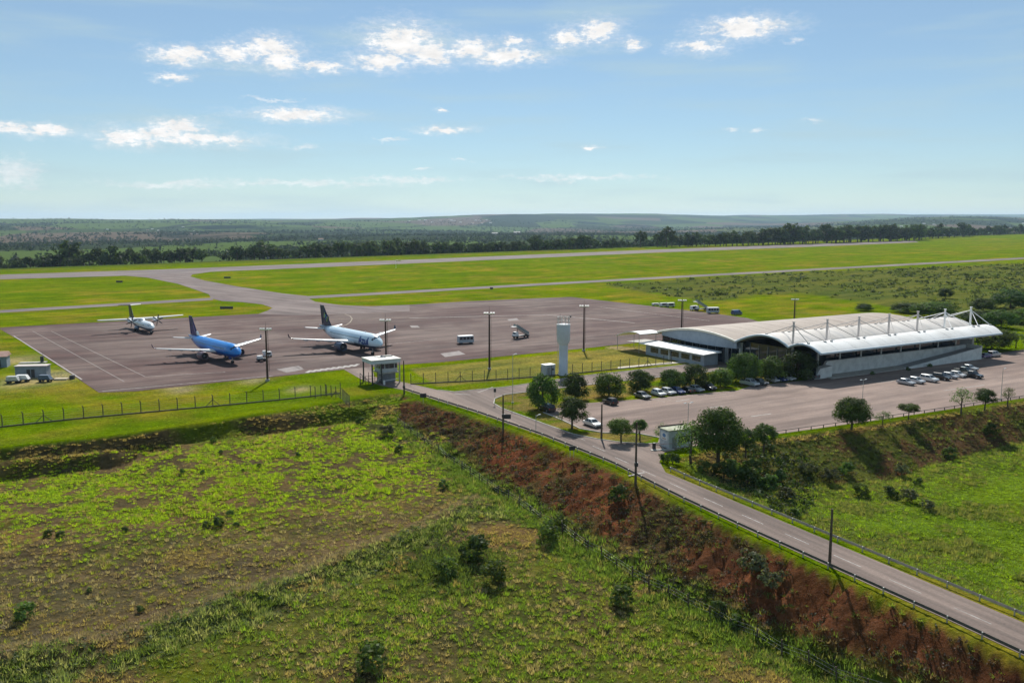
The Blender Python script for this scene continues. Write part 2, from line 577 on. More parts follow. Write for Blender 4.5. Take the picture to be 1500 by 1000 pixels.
RW0, RW1 = G(0, 408), G(1340, 353)
_rd = Vector((RW1[0] - RW0[0], RW1[1] - RW0[1])).normalized()
def runway_side(x, y):
    """metres beyond the runway, away from the apron"""
    return -(x - RW0[0]) * _rd.y + (y - RW0[1]) * _rd.x

RIDGE = L([(-60, 965), (150, 935), (300, 893), (450, 843), (560, 803), (650, 768), (690, 745)], -6.3)
RED_POLY = NEAR_SH + [p[:2] for p in TOE][::-1]

def far_height(x, y):
    s = runway_side(x, y)
    r = np.hypot(x, y)
    fall = -26 * smooth(110, 520, s) - 8 * smooth(800, 3000, s)
    roll = (fbm(x / 1900 + 3.1, y / 1500 + 1.7, 21, 4) - 0.5) * 80 * smooth(500, 3500, s)
    ang = np.arctan2(x, np.maximum(y, 1))
    ridge = (92 + 26 * np.sin(ang * 5 + 0.6) + 30 * (fbm(ang * 9 + 4, r / 9000, 33, 4) - .5) + 46 * smooth(-.12, 0.05, ang) - 18 * smooth(.1, .4, ang)) * smooth(3800, 8200, s)
    near_rise = (40 * smooth(0.12, 0.5, ang) + 55 * smooth(.30, .48, ang)) * smooth(700, 2400, s)
    back = -30 * smooth(300, 1500, -y) + (fbm(x / 900, y / 900, 5) - .5) * 40 * smooth(450, 1500, np.abs(x)) * smooth(-200, -600, s) 
    return fall + roll + ridge + near_rise + back

def ground_detail(x, y, z):
    """fine relief: rough pasture below, smooth mown strips on the plateau"""
    rough = smooth(-0.15, -0.9, z)
    d = rough * ((fbm(x / 7, y / 7, 1, 3) - .5) * 0.9 + (fbm(x / 1.4, y / 1.4, 2, 3) - .5) * 0.45)
    dr, t = dist_line(x, y, RIDGE)
    d = d + rough * .8 * np.exp(-(dr / 2.2) ** 2) * (0.6 + 0.8 * fbm(x / 3, y / 3, 8, 2))
    red = in_poly(x, y, RED_POLY)
    along = x * _dr.x + y * _dr.y; across = -x * _dr.y + y * _dr.x
    gully = np.abs(fbm(along / 2.4, across / 11, 17, 4) - .5)
    d = d + np.where(red, rough * ((fbm(x / 2.6, y / 2.6, 14, 4) - .5) * 1.5 - 2.0 * np.exp(-(gully / .045) ** 2) * .45), 0)
    return d

def axis(lo, hi, step, far_lo, far_hi, g):
    a = list(np.arange(lo, hi, step))
    s = step; v = hi
    while v < far_hi:
        a.append(v); s *= g; v += s
    a.append(far_hi)
    s = step; v = lo - step; pre = []
    while v > far_lo:
        pre.append(v); s *= g; v -= s
    pre.append(far_lo)
    return np.array(pre[::-1] + a)
gx = axis(-118, 138, 0.85, -26000, 26000, 1.065)
gy = axis(68, 232, 0.8, -420, 30000, 1.026)
GX, GY = np.meshgrid(gx, gy)
px_, py_ = GX.ravel(), GY.ravel()
gz = np.array([tin_z(x, y) for x, y in zip(px_, py_)])
# soften the breaklines a little
_z2 = gz.reshape(GX.shape)
for _ in range(1):
    _z2[1:-1, 1:-1] = 0.5 * _z2[1:-1, 1:-1] + 0.125 * (_z2[:-2, 1:-1] + _z2[2:, 1:-1] + _z2[1:-1, :-2] + _z2[1:-1, 2:])
gz = _z2.ravel()
gz = np.where(gz > -0.12, np.minimum(gz, 0), gz)
tin_only = gz.copy()
gz = gz + ground_detail(px_, py_, gz) + far_height(px_, py_)

def interp_grid(A, x, y):
    A = A.reshape(GX.shape)
    i = np.clip(np.searchsorted(gx, x) - 1, 0, len(gx) - 2); j = np.clip(np.searchsorted(gy, y) - 1, 0, len(gy) - 2)
    u = (x - gx[i]) / (gx[i + 1] - gx[i]); v = (y - gy[j]) / (gy[j + 1] - gy[j])
    return A[j, i] * (1 - u) * (1 - v) + A[j, i + 1] * u * (1 - v) + A[j + 1, i] * (1 - u) * v + A[j + 1, i + 1] * u * v

def HZ(x, y):
    return interp_grid(gz, np.asarray(x, float), np.asarray(y, float))

# ------------------------------------------------------------------ paved outlines (plan)
APRON = L([(-4, 480), (30, 499), (145, 575), (200, 573), (300, 562), (400, 552), (505, 541), (560, 536), (650, 530), (818, 514), (905, 505), (950, 500), (1060, 494), (1140, 480), (1095, 466), (1060, 461), (960, 449), (835, 435), (760, 438), (690, 441), (600, 446.5), (540, 448.5), (500, 447), (440, 450), (390, 459), (200, 469)])
TAXI = L([(378, 460), (392, 455), (399, 451), (385, 446), (355, 442.5), (325, 441), (309, 437), (306, 431), (262, 416), (215, 406.5), (180, 403.5), (176, 400), (230, 397), (300, 395), (345, 393.5), (310, 398), (282, 402), (279, 405), (300, 411), (350, 420), (415, 430), (450, 433.5), (453, 437.5), (462, 442), (500, 447), (545, 449), (600, 447), (600, 456), (440, 462)])
RUNWAY = L([(-80, 405), (270, 393.5), (600, 380.5), (950, 366), (1200, 357), (1338, 352.5), (1346, 355), (1200, 361), (950, 370.5), (600, 386), (300, 398.5), (180, 404), (-80, 411.5)])
PATHS = [L([(-80, 459), (312, 436), (312, 439.5), (-80, 463)]), L([(448, 434), (900, 409), (1500, 377), (1500, 379.5), (900, 412), (452, 437.5)])]
_nx, _fx = ROAD_NEAR[-1], ROAD_FAR[-1]
ROAD = ROAD_NEAR[::1] + [_fx] + ROAD_FAR[-2::-1] + L([(975, 692), (966, 676), (974, 660), (966, 649), (948, 650), (910, 648), (875, 643), (840, 636), (800, 622), (765, 609), (735, 598), (723, 591), (725, 584), (740, 578), (800, 571), (900, 559.5), (1000, 549), (1080, 540), (1150, 534), (1150, 523), (1065, 527.5), (980, 537), (850, 551), (740, 567), (665, 574), (642, 571.5), (592, 560), (548, 552), (545, 535), (500, 539), (530, 556), (560, 565)])
LOT = L([(796, 604), (815, 598), (850, 591), (905, 587), (960, 583), (1040, 575), (1080, 572), (1100, 565), (1180, 557), (1230, 545), (1330, 535), (1500, 512), (1620, 496), (1620, 563), (1500, 583), (1300, 613), (1150, 634), (1090, 642), (1040, 650), (1000, 656), (968, 664), (963, 650), (966, 641), (930, 634), (885, 634), (850, 628), (825, 616)])
ALLPAVE = [APRON, TAXI, RUNWAY, ROAD, LOT] + PATHS

# ------------------------------------------------------------------ what grows where
def zones(x, y, z0):
    """ground cover weights in plan"""
    n1 = fbm(x / 9, y / 9, 40, 4); n2 = fbm(x / 3.2, y / 3.2, 50, 3); n3 = fbm(x / 26, y / 26, 60, 3)
    def wob(p):
        xx, yy = x + (n2 - .5) * 9 + (n1 - .5) * 14, y + (n1 - .5) * 16 + (n2 - .5) * 8
        return sum(in_poly(xx + dx, yy + dy, p).astype(float) for dx, dy in ((0, 0), (4, 3), (-4, 4), (3, -5), (-3, -4), (0, 8), (0, -8))) / 7
    W = {}
    W['plateau'] = smooth(-0.5, -0.1, z0)
    dt, _ = dist_line(x, y, [p[:2] for p in TOE])
    W['red'] = in_poly(x + (n2 - .5) * 2.2, y + (n1 - .5) * 3, RED_POLY).astype(float) * (1 - W['plateau']) * smooth(1.5, 4.0, dt + (n1 - .5) * 5)
    field = (z0 < -2.2) & (x < 60)
    br = wob(L([(-80, 712), (300, 668), (560, 630), (590, 650), (650, 700), (640, 735), (430, 765), (200, 792), (-80, 800)], -5)).astype(float)
    W['bright'] = br * field
    W['brown'] = wob(L([(-80, 800), (200, 792), (430, 765), (640, 735), (760, 745), (830, 850), (640, 800), (500, 845), (300, 890), (-80, 940)], -5.8)).astype(float) * field * smooth(.40, .52, n3 * .5 + n1 * .5 + .03)
    W['lush'] = np.exp(-((dt - 1.0) / 3.4) ** 2) * (n1 > 0.36) * (z0 < -3)
    dr, _ = dist_line(x, y, RIDGE)
    side = (y - np.interp(x, [p[0] for p in RIDGE], [p[1] for p in RIDGE]))
    W['crest'] = np.exp(-((side - 1.5) / 2.6) ** 2) * (dr < 6)
    W['bank'] = np.exp(-((side + 4.0 + (n2 - .5) * 6) / 4.4) ** 2) * (dr < 12) * smooth(.22, .42, n1)
    W['bottom'] = wob(L([(420, 880), (640, 860), (860, 850), (1010, 900), (1100, 1010), (300, 1010)], -7.2)).astype(float) * field
    W['bush'] = np.exp(-(((x - G(665, 825, -6.3)[0]) / 8.0) ** 2 + ((y - G(665, 825, -6.3)[1]) / 9.0) ** 2))
    W['bowl'] = ((x > 40) & (z0 < -0.8) & ~in_poly(x, y, RED_POLY)).astype(float)
    W['bowlgreen'] = W['bowl'] * wob(L([(1130, 745), (1340, 735), (1360, 700), (1500, 668), (1700, 650), (1700, 900), (1500, 880), (1300, 810)], -5.8))
    W['lotslope'] = W['bowl'] * in_poly(x, y, LOT_SH + [p[:2] for p in LOT_TOE][::-1])
    W['scrub'] = wob(L([(885, 417), (1000, 409), (1150, 400), (1500, 386), (1700, 378), (1700, 520), (1500, 478), (1380, 462), (1180, 430), (1110, 432), (1040, 443), (960, 430)])).astype(float)
    W['n1'], W['n2'], W['n3'] = n1, n2, n3
    return W

C_ = lambda *c: np.array(c)
MOWN, MOWN_DRY = C_(.115, .175, .003), C_(.195, .18, .02)
def ground_colour(x, y, z0):
    W = zones(x, y, z0)
    n1, n2, n3 = W['n1'][:, None], W['n2'][:, None], W['n3'][:, None]
    dry = C_(.125, .09, .05); grn = C_(.085, .115, .012)
    c = dry * (1 - smooth(.42, .6, n1)) + grn * smooth(.42, .6, n1)
    def put(c, w, col):
        w = np.clip(w, 0, 1)[:, None]
        return c * (1 - w) + col * w
    c = put(c, W['bright'], C_(.105, .10, .026) * smooth(.38, .58, n2) + C_(.115, .085, .05) * (1 - smooth(.38, .58, n2)))
    c = put(c, W['brown'] * .9, C_(.105, .078, .056))
    c = put(c, W['bottom'] * .8, C_(.085, .078, .034))
    c = put(c, W['bowl'] * .9, C_(.10, .115, .03))
    c = put(c, W['bowlgreen'] * .9, C_(.10, .155, .010) * (.6 + .8 * n1))
    c = put(c, W['lotslope'] * (W['n1'] > .4), C_(.13, .075, .045))
    c = put(c, W['crest'] * .9, C_(.15, .115, .085))
    c = put(c, W['bank'] * .8, C_(.06, .08, .03))
    c = put(c, W['lush'] * .8, C_(.06, .10, .02))
    redmix = C_(.135, .055, .033) * (.45 + 1.0 * n2) 
    c = put(c, W['red'] * smooth(.36, .5, W['n1'] * .6 + W['n2'] * .4), redmix)
    c = put(c, W['red'] * (1 - smooth(.36, .5, W['n1'] * .6 + W['n2'] * .4)), C_(.06, .042, .028))
    mown = MOWN * (1 - smooth(.45, .72, n3 * .5 + n1 * .5)) + MOWN_DRY * smooth(.45, .72, n3 * .5 + n1 * .5)
    c = put(c, W['plateau'], mown)
    c = put(c, W['scrub'] * W['plateau'] * .9, C_(.10, .115, .035))
    # the verge between the apron and the fence is dry and yellowish
    dryv = in_poly(x, y, L([(600, 540), (820, 518), (940, 506), (1000, 520), (980, 532), (800, 552), (640, 566)]))
    c = put(c, dryv * .75, C_(.21, .185, .065))
    isl = in_poly(x, y, L([(722, 592), (730, 580), (800, 570), (900, 558), (1160, 532), (1160, 556), (1090, 566), (900, 588), (820, 600), (850, 628), (960, 640), (940, 650), (850, 638), (770, 610)]))
    c = put(c, isl * .7 * smooth(.35, .6, W['n2']), C_(.23, .15, .075))
    track = in_poly(x, y, L([(885, 509), (900, 506), (1000, 520), (1040, 522), (1045, 530), (985, 524)]))
    c = put(c, track * .85, C_(.34, .26, .17))
    for a, b, rr in ((255, 567, 2.5), (270, 571, 3.0), (372, 557, 3), (440, 570, 2.6), (20, 528, 6), (80, 552, 6), (45, 556, 7), (630, 770, 0)):
        X0, Y0 = G(a, b)
        if rr: c = put(c, .8 * np.exp(-(((x - X0) / rr) ** 2 + ((y - Y0) / (rr * 1.6)) ** 2)), C_(.36, .29, .19))
    return c, W
gcol, GW = ground_colour(px_, py_, tin_only)
farw = smooth(60, 200, runway_side(px_, py_))

def terrain_material():
    m, nt, b, out = newmat('ground_soil_and_grass')
    at = N(nt, 'ShaderNodeAttribute', attribute_name='tint')
    fa = N(nt, 'ShaderNodeAttribute', attribute_name='far')
    geo = N(nt, 'ShaderNodeNewGeometry')
    pos = geo.outputs['Position']
    nA = noise(nt, 1.1, 6, 0.75, vec=pos)
    nB = noise(nt, 0.11, 5, 0.6, vec=pos, stretch=(1, 1.6, 1))
    nM = noise(nt, 0.03, 6, 0.65, vec=pos, stretch=(.6, 1.0, 1))
    c = mixc(nt, 1.0, at.outputs['Color'], mixc(nt, ramp(nt, nA, .3, .7, 0, 1), (.62, .62, .6), (1.3, 1.28, 1.2)), 'MULTIPLY')
    c = mixc(nt, 1.0, c, mixc(nt, ramp(nt, nB, .3, .7, 0, 1), (.75, .78, .8), (1.2, 1.16, 1.0)), 'MULTIPLY')
    c = mixc(nt, 1.0, c, mixc(nt, ramp(nt, nM, .35, .65, 0, 1), (.82, .9, .85), (1.15, 1.05, .95)), 'MULTIPLY')
    rot = N(nt, 'ShaderNodeMapping'); rot.inputs['Rotation'].default_value = (0, 0, -math.atan2(_rd.y, _rd.x))
    nt.links.new(pos, rot.inputs[0])
    mow = noise(nt, 0.10, 5, .65, vec=rot.outputs[0], stretch=(.12, 1.0, 1))     # mowing swaths along the runway
    c = mixc(nt, 1.0, c, mixc(nt, ramp(nt, mow, .32, .68, 0, 1), (.70, .80, .8), (1.22, 1.12, 1.1)), 'MULTIPLY')
    dryp = noise(nt, 0.018, 6, .7, vec=rot.outputs[0], stretch=(.5, 1.4, 1))
    c = mixc(nt, ramp(nt, dryp, .56, .72, 0, .45), c, (.17, .145, .05))
    # distant country: dark woods, plantations, pasture and ploughed plots
    wood = noise(nt, 0.0011, 6, 0.62, vec=pos, stretch=(.75, .55, 1))
    vor = N(nt, 'ShaderNodeTexVoronoi', i_Scale=0.0016)
    mp = N(nt, 'ShaderNodeMapping'); mp.inputs['Scale'].default_value = (1, .55, 0)
    nt.links.new(pos, mp.inputs[0]); nt.links.new(mp.outputs[0], vor.inputs['Vector'])
    sepc = N(nt, 'ShaderNodeSeparateColor'); nt.links.new(vor.outputs['Color'], sepc.inputs[0])
    plots = mixc(nt, ramp(nt, sepc.outputs[0], .25, .6, 0, 1), (.03, .042, .02), (.07, .105, .028))
    plots = mixc(nt, ramp(nt, sepc.outputs[1], .72, .78, 0, 1), plots, (.11, .085, .06))
    spk = noise(nt, 0.02, 4, .7, vec=pos)
    woods = mixc(nt, ramp(nt, spk, .35, .65, 0, 1), (.007, .014, .009), (.022, .032, .016))
    farc = mixc(nt, ramp(nt, wood, .55, .63, 1, 0), woods, plots)
    c = mixc(nt, fa.outputs['Fac'], c, farc)
    nt.links.new(c, b.inputs['Base Color'])
    b.inputs['Roughness'].default_value = 0.95
    b.inputs['Specular IOR Level'].default_value = 0.0
    bumpn(nt, b, nA, 1.0, 0.45)
    return m
def grid_faces(nx, ny):
    i = np.arange(nx - 1)[None, :] + np.arange(ny - 1)[:, None] * nx
    i = i.ravel()
    return np.stack([i, i + 1, i + 1 + nx, i + nx], 1)
ground = link('ground', np_mesh('ground', np.stack([px_, py_, gz], 1), grid_faces(len(gx), len(gy)), terrain_material(), gcol, True, {'far': farw}))
tag(ground, kind='structure')

# ------------------------------------------------------------------ paving
def asphalt(name, rgb, patch, streak_ang, streak=0.5, light=(1.42, 1.38, 1.33)):
    m, nt, b, out = newmat(name)
    geo = N(nt, 'ShaderNodeNewGeometry'); pos = geo.outputs['Position']
    rot = N(nt, 'ShaderNodeMapping'); rot.inputs['Rotation'].default_value = (0, 0, streak_ang)
    nt.links.new(pos, rot.inputs[0]); p2 = rot.outputs[0]
    big = noise(nt, 0.022, 5, .6, vec=pos)
    st = noise(nt, 0.12, 6, .7, vec=p2, stretch=(.16, 1.5, 1))
    fine = noise(nt, 3.0, 4, .8, vec=pos)
    spots = noise(nt, 0.35, 4, .7, vec=pos)
    c = mixc(nt, ramp(nt, big, .38, .62, 0, 1), rgb, patch)
    c = mixc(nt, streak, c, mixc(nt, 1.0, c, mixc(nt, ramp(nt, st, .3, .72, 0, 1), (.58, .57, .58), light), 'MULTIPLY'))
    c = mixc(nt, 1.0, c, mixc(nt, ramp(nt, fine, .25, .75, 0, 1), (.84, .84, .84), (1.14, 1.14, 1.14)), 'MULTIPLY')
    stain = noise(nt, 0.055, 6, .7, vec=p2, stretch=(.6, 1.6, 1))
    c = mixc(nt, ramp(nt, stain, .50, .68, 0, .45), c, tuple(k * .55 for k in rgb))
    c = mixc(nt, ramp(nt, stain, .42, .30, 0, .3), c, tuple(k * 1.35 for k in patch))
    c = mixc(nt, ramp(nt, spots, .66, .74, 0, .45), c, tuple(k * 1.5 for k in rgb))
    c = mixc(nt, ramp(nt, spots, .34, .26, 0, .35), c, tuple(k * .55 for k in rgb))
    nt.links.new(c, b.inputs['Base Color'])
    b.inputs['Roughness'].default_value = 0.85
    b.inputs['Specular IOR Level'].default_value = 0.05
    bumpn(nt, b, fine, 0.3, 0.02)
    return m
def wheel_tracks(m, direction, centre, half=1.62):
    """tyre-darkened lanes either side of the centre line"""
    nt = m.node_tree; b = next(n for n in nt.nodes if n.type == 'BSDF_PRINCIPLED')
    src = b.inputs['Base Color'].links[0].from_socket
    geo = N(nt, 'ShaderNodeNewGeometry')
    dt_ = N(nt, 'ShaderNodeVectorMath', operation='DOT_PRODUCT'); dt_.inputs[1].default_value = (-direction.y, direction.x, 0)
    nt.links.new(geo.outputs['Position'], dt_.inputs[0])
    def mth(op, a, bb):
        n = N(nt, 'ShaderNodeMath', operation=op); nt.links.new(a, n.inputs[0]); n.inputs[1].default_value = bb; return n.outputs[0]
    a = mth('SUBTRACT', dt_.outputs['Value'], -centre[0] * direction.y + centre[1] * direction.x)
    a = mth('ABSOLUTE', a, 0); a = mth('SUBTRACT', a, half); a = mth('ABSOLUTE', a, 0); a = mth('SUBTRACT', a, .75); a = mth('ABSOLUTE', a, 0)
    w = ramp(nt, a, .15, .5, .30, 0)
    c = mixc(nt, w, src, (.09, .078, .072))
    nt.links.new(c, b.inputs['Base Color'])
def sheet(name, outline, z, mat):
    """flat slab with its edge going a little into the ground"""
    return tag(MB().poly(outline, z - 0.3, z).build(name, mat), kind='structure')
M_apron = asphalt('apron_asphalt', (.090, .058, .055), (.148, .113, .103), -UANG, .8)
M_taxi = asphalt('taxiway_asphalt', (.155, .125, .12), (.19, .158, .15), R(40), .6)
M_run = asphalt('runway_asphalt', (.16, .135, .13), (.2, .172, .165), R(-42), .6)
M_road = asphalt('road_asphalt', (.185, .148, .132), (.215, .172, .153), -math.atan2(_dr.y, _dr.x), .7)
M_lot = asphalt('parking_asphalt', (.205, .157, .138), (.25, .196, .172), -UANG, .7)
wheel_tracks(M_road, _dr, ((ROAD_NEAR[8][0] + ROAD_FAR[3][0]) / 2, (ROAD_NEAR[8][1] + ROAD_FAR[3][1]) / 2))
sheet('apron', APRON, 0.05, M_apron)
sheet('taxiway', TAXI, 0.056, M_taxi)
sheet('runway', RUNWAY, 0.07, M_run)
for p in PATHS: sheet('service_road', p, 0.06, M_run)
sheet('access_road', ROAD, 0.045, M_road)
sheet('car_park', LOT, 0.040, M_lot)

M_white_paint = plain('road_paint_white', (.36, .34, .32), .85, 0, .33, 1.3, 0, (.17, .15, .14))
M_yellow_paint = plain('apron_paint_yellow', (.24, .19, .13), .8, 0, .25, 2.5)
M_pale_conc = plain('pale_concrete_patch', (.22, .19, .18), .9, 0, .2, .6)
M_conc = plain('concrete', (.42, .40, .36), .9, 0, .25, .9)
def strip(name, p, q, w, z, mat):
    p, q = Vector(p[:2]), Vector(q[:2]); t = (q - p).normalized(); n = Vector((-t.y, t.x)) * w / 2
    mb = MB().add([(*(p - n), z), (*(q - n), z), (*(q + n), z), (*(p + n), z)], [(0, 1, 2, 3)])
    return tag(mb.build(name, mat), kind='structure')
# centre dashes of the road
_mid = [((a[0] + b[0]) / 2, (a[1] + b[1]) / 2) for a, b in zip(ROAD_NEAR[5:], ROAD_FAR)]
p0 = Vector(_mid[0]); p1 = Vector(_mid[-2]); td = (p1 - p0).normalized(); ln = (p1 - p0).length
s = -36.0
while s < ln + 30:
    a = p0 + td * s
    if s < 0: a += Vector((td.y, -td.x)) * (-0.0016 * s * s)
    b = a + td * 4.2
    strip('lane_dash', a, b, 0.16, 0.058, M_white_paint); s += 8.2
strip('stop_line', G(921, 697), G(944, 692), 0.45, 0.058, M_white_paint)
for a, b in (((722, 567), (700, 575)), ((690, 578), (665, 577))):
    strip('road_line', G(*a), G(*b), 0.3, 0.058, M_white_paint)
# apron lines and patches
for a, b, w, m in (((48, 485), (182, 559), .14, 0), ((75, 485), (213, 552), .14, 0), ((20, 492), (120, 556), .35, 0), ((213, 552), (330, 545), .25, 0), ((150, 573), (400, 550.5), .35, 0), ((600, 466), (800, 461), .8, 0), ((800, 461), (930, 473), .7, 0), ((515, 467), (620, 465), .5, 1), ((440, 470), (515, 467), .5, 1), ((880, 450), (1040, 470), .4, 0), ((560, 505), (640, 497), .3, 0)):
    strip('apron_line', G(*a), G(*b), w, 0.062, (M_white_paint, M_yellow_paint)[m])
arc = [G(*p) for p in ((500, 478), (507, 476), (513, 472), (516, 467), (513, 463), (505, 460))]
for a, b in zip(arc[:-1], arc[1:]): strip('apron_line', a, b, .4, 0.064, M_yellow_paint)
for k in range(9):
    a = G(449 + 8.6 * k, 546 - 1.15 * k); b = G(456 + 8.6 * k, 542.5 - 1.15 * k)
    strip('crossing_bar', a, b, 1.1, 0.064, M_white_paint)
for q in ([(405, 541), (430, 537), (446, 541), (420, 546)], [(645, 518), (672, 514), (682, 519), (652, 523)], [(600, 477), (612, 477), (615, 480), (603, 480)], [(743, 468), (757, 466), (760, 469), (746, 470)], [(430, 537), (437, 536), (444, 539), (438, 540)]):
    tag(MB().poly(L(q), 0.052, 0.066).build('concrete_patch', M_pale_conc), kind='structure')
for a, b in (((1383, 572), (1442, 564)), ((1290, 560), (1312, 557)), ((1100, 610), (1130, 606)), ((990, 588), (1010, 585)), ((1040, 597), (1060, 595))):
    strip('bay_line', G(*a), G(*b), .35, 0.052, M_white_paint)
for k in range(13):
    c = Vector(G(955 + k * 12.5, 584 - 1.55 * k)).to_3d()
    strip('bay_line', c, c - VAX * 4.6, .08, 0.050, M_white_paint)

# kerbs round the grass island and along the paved edges
def kerb(name, pts, h=0.14, w=0.22, mat=None):
    mb = MB()
    for a, b in zip(pts[:-1], pts[1:]):
        a, b = Vector(a), Vector(b); t = (b - a).normalized()
        c = (a + b) / 2
        mb.box((c.x, c.y, (h - .2) / 2), ((b - a).length + .05, w, h + .2), math.atan2(t.y, t.x))
    return tag(mb.build(name, mat or M_conc), kind='structure')
kerb('kerb', L([(974, 661), (966, 649), (948, 650), (910, 648), (875, 643), (840, 636), (800, 622), (765, 609), (735, 598), (723, 591), (725, 584), (740, 578), (800, 571), (900, 559.5), (1000, 549), (1080, 540)]))
kerb('kerb', L([(642, 571.5), (665, 574), (740, 567), (850, 551), (980, 537), (1065, 527.5)]))
kerb('kerb', L([(796, 604), (825, 616), (850, 628), (885, 634), (930, 634), (966, 641)]))
# pale pavement beside the terminal road
tag(MB().poly(L([(905, 541), (985, 533), (1062, 525.5), (1066, 523.5), (985, 530.5), (905, 538)]), -.1, 0.13).build('pavement', plain('pale_pavement', (.5, .45, .36), .9, 0, .2, 1.0)), kind='structure')
tag(MB().poly(L([(918, 500), (945, 497), (1010, 505), (1000, 512), (950, 503)]), -.1, .11).build('pavement', M_conc), kind='structure')
# ------------------------------------------------------------------ paints
M_wht = plain('white_paint', (.78, .78, .77), .4, 0, .1, .8)
M_offwht = plain('off_white_wall', (.68, .68, .66), .8, 0, .18, .5)
M_grey = plain('grey_metal', (.34, .35, .36), .5, .3, .2, 2)
M_dark = plain('dark_metal', (.045, .045, .05), .5, .2, .2, 3)
M_black = plain('black_rubber', (.018, .018, .018), .85, 0, .1, 5)
M_galv = plain('galvanised_steel', (.5, .51, .5), .45, .6, .25, 3)
M_rust = plain('rusty_mast_steel', (.085, .05, .042), .8, .1, .3, 1.5)
M_wood = plain('weathered_wood', (.11, .08, .058), .9, 0, .35, 4)
M_polec = plain('pole_concrete', (.2, .175, .155), .9, 0, .3, 2)
M_bluegrey = plain('blue_grey_cladding', (.30, .36, .44), .55, .1, .15, .4)
M_glass = glass_mat('dark_glass', (.012, .018, .026), .06)
M_lamp = plain('lamp_housing_white', (.7, .7, .68), .4, 0, .1, 4)

# ------------------------------------------------------------------ aircraft
def livery(name, upper, belly, split, tail=None, tail_x=None, rough=.28):
    """fuselage paint: lower band in another colour, both by height and station"""
    m, nt, b, out = newmat(name)
    tc = N(nt, 'ShaderNodeTexCoord'); sp = N(nt, 'ShaderNodeSeparateXYZ')
    nt.links.new(tc.outputs['Object'], sp.inputs[0])
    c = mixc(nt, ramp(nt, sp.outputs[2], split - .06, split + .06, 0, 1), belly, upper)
    if tail is not None:
        c = mixc(nt, ramp(nt, sp.outputs[0], tail_x - 1.5, tail_x + 1.5, 1, 0), c, tail)
    g = noise(nt, 1.5, 4, .6)
    c = mixc(nt, ramp(nt, g, .45, .8, 0, .1), c, (.2, .2, .22))
    nt.links.new(c, b.inputs['Base Color'])
    b.inputs['Roughness'].default_value = rough
    b.inputs['Coat Weight'].default_value = .3
    return m

def wing_loft(mb, secs):
    """secs: (x_leading, y, z, chord, thickness); sections run along y"""
    rg = []
    for xl, y, z, c, t in secs:
        pr = ((0, 0), (.06, .5), (.3, .95), (.62, .6), (1, .04), (.62, -.32), (.3, -.55), (.06, -.4))
        rg.append([(xl - u * c, y, z + w * t) for u, w in pr])
    mb.rings(rg)
    return mb

def fin_loft(mb, secs):
    rg = []
    for xl, z, c, t in secs:
        pr = ((0, 0), (.08, .5), (.35, 1), (.7, .6), (1, .05), (.7, -.6), (.35, -1), (.08, -.5))
        rg.append([(xl - u * c, w * t / 2, z) for u, w in pr])
    mb.rings(rg)
    return mb

def body_rings(st, n=24):
    rg = []
    for x, r, z in st:
        rg.append([(x, r * math.sin(2 * math.pi * k / n), z + r * math.cos(2 * math.pi * k / n)) for k in range(n)])
    return rg[::-1]

def wheel_pair(parent, name, x, y, r, w, top, mat=M_black):
    g = MB().tube((x, y, r), (x, y, top), .16, .2, 10).build(name, M_galv, parent)
    for s in (-1, 1):
        wh = MB().tube((x, y + s * (w - .16), r), (x, y + s * (w + .16), r), r, r, 18).build('wheel', M_black, g)
    return g

def surface_text(word, size, parent, mat, place, name='lettering'):
    cu = bpy.data.curves.new(name, 'FONT'); cu.body = word; cu.size = size; cu.resolution_u = 3; cu.offset = 0.035 * size
    tmp = bpy.data.objects.new(name, cu); COL.objects.link(tmp)
    dg = bpy.context.evaluated_depsgraph_get()
    me = bpy.data.meshes.new_from_object(tmp.evaluated_get(dg))
    bpy.data.objects.remove(tmp)
    bm = bmesh.new(); bm.from_mesh(me)
    bmesh.ops.triangulate(bm, faces=bm.faces)
    for _ in range(2):      # fine enough to bend round the hull
        bmesh.ops.subdivide_edges(bm, edges=[e for e in bm.edges if e.calc_length() > .22 * size / 2.5], cuts=2, use_grid_fill=True)
        bmesh.ops.triangulate(bm, faces=bm.faces)
    bm.to_mesh(me); bm.free()
    for v in me.vertices: v.co = place(v.co.x, v.co.y)
    me.materials.clear(); me.materials.append(mat)
    return link(name, me, parent)

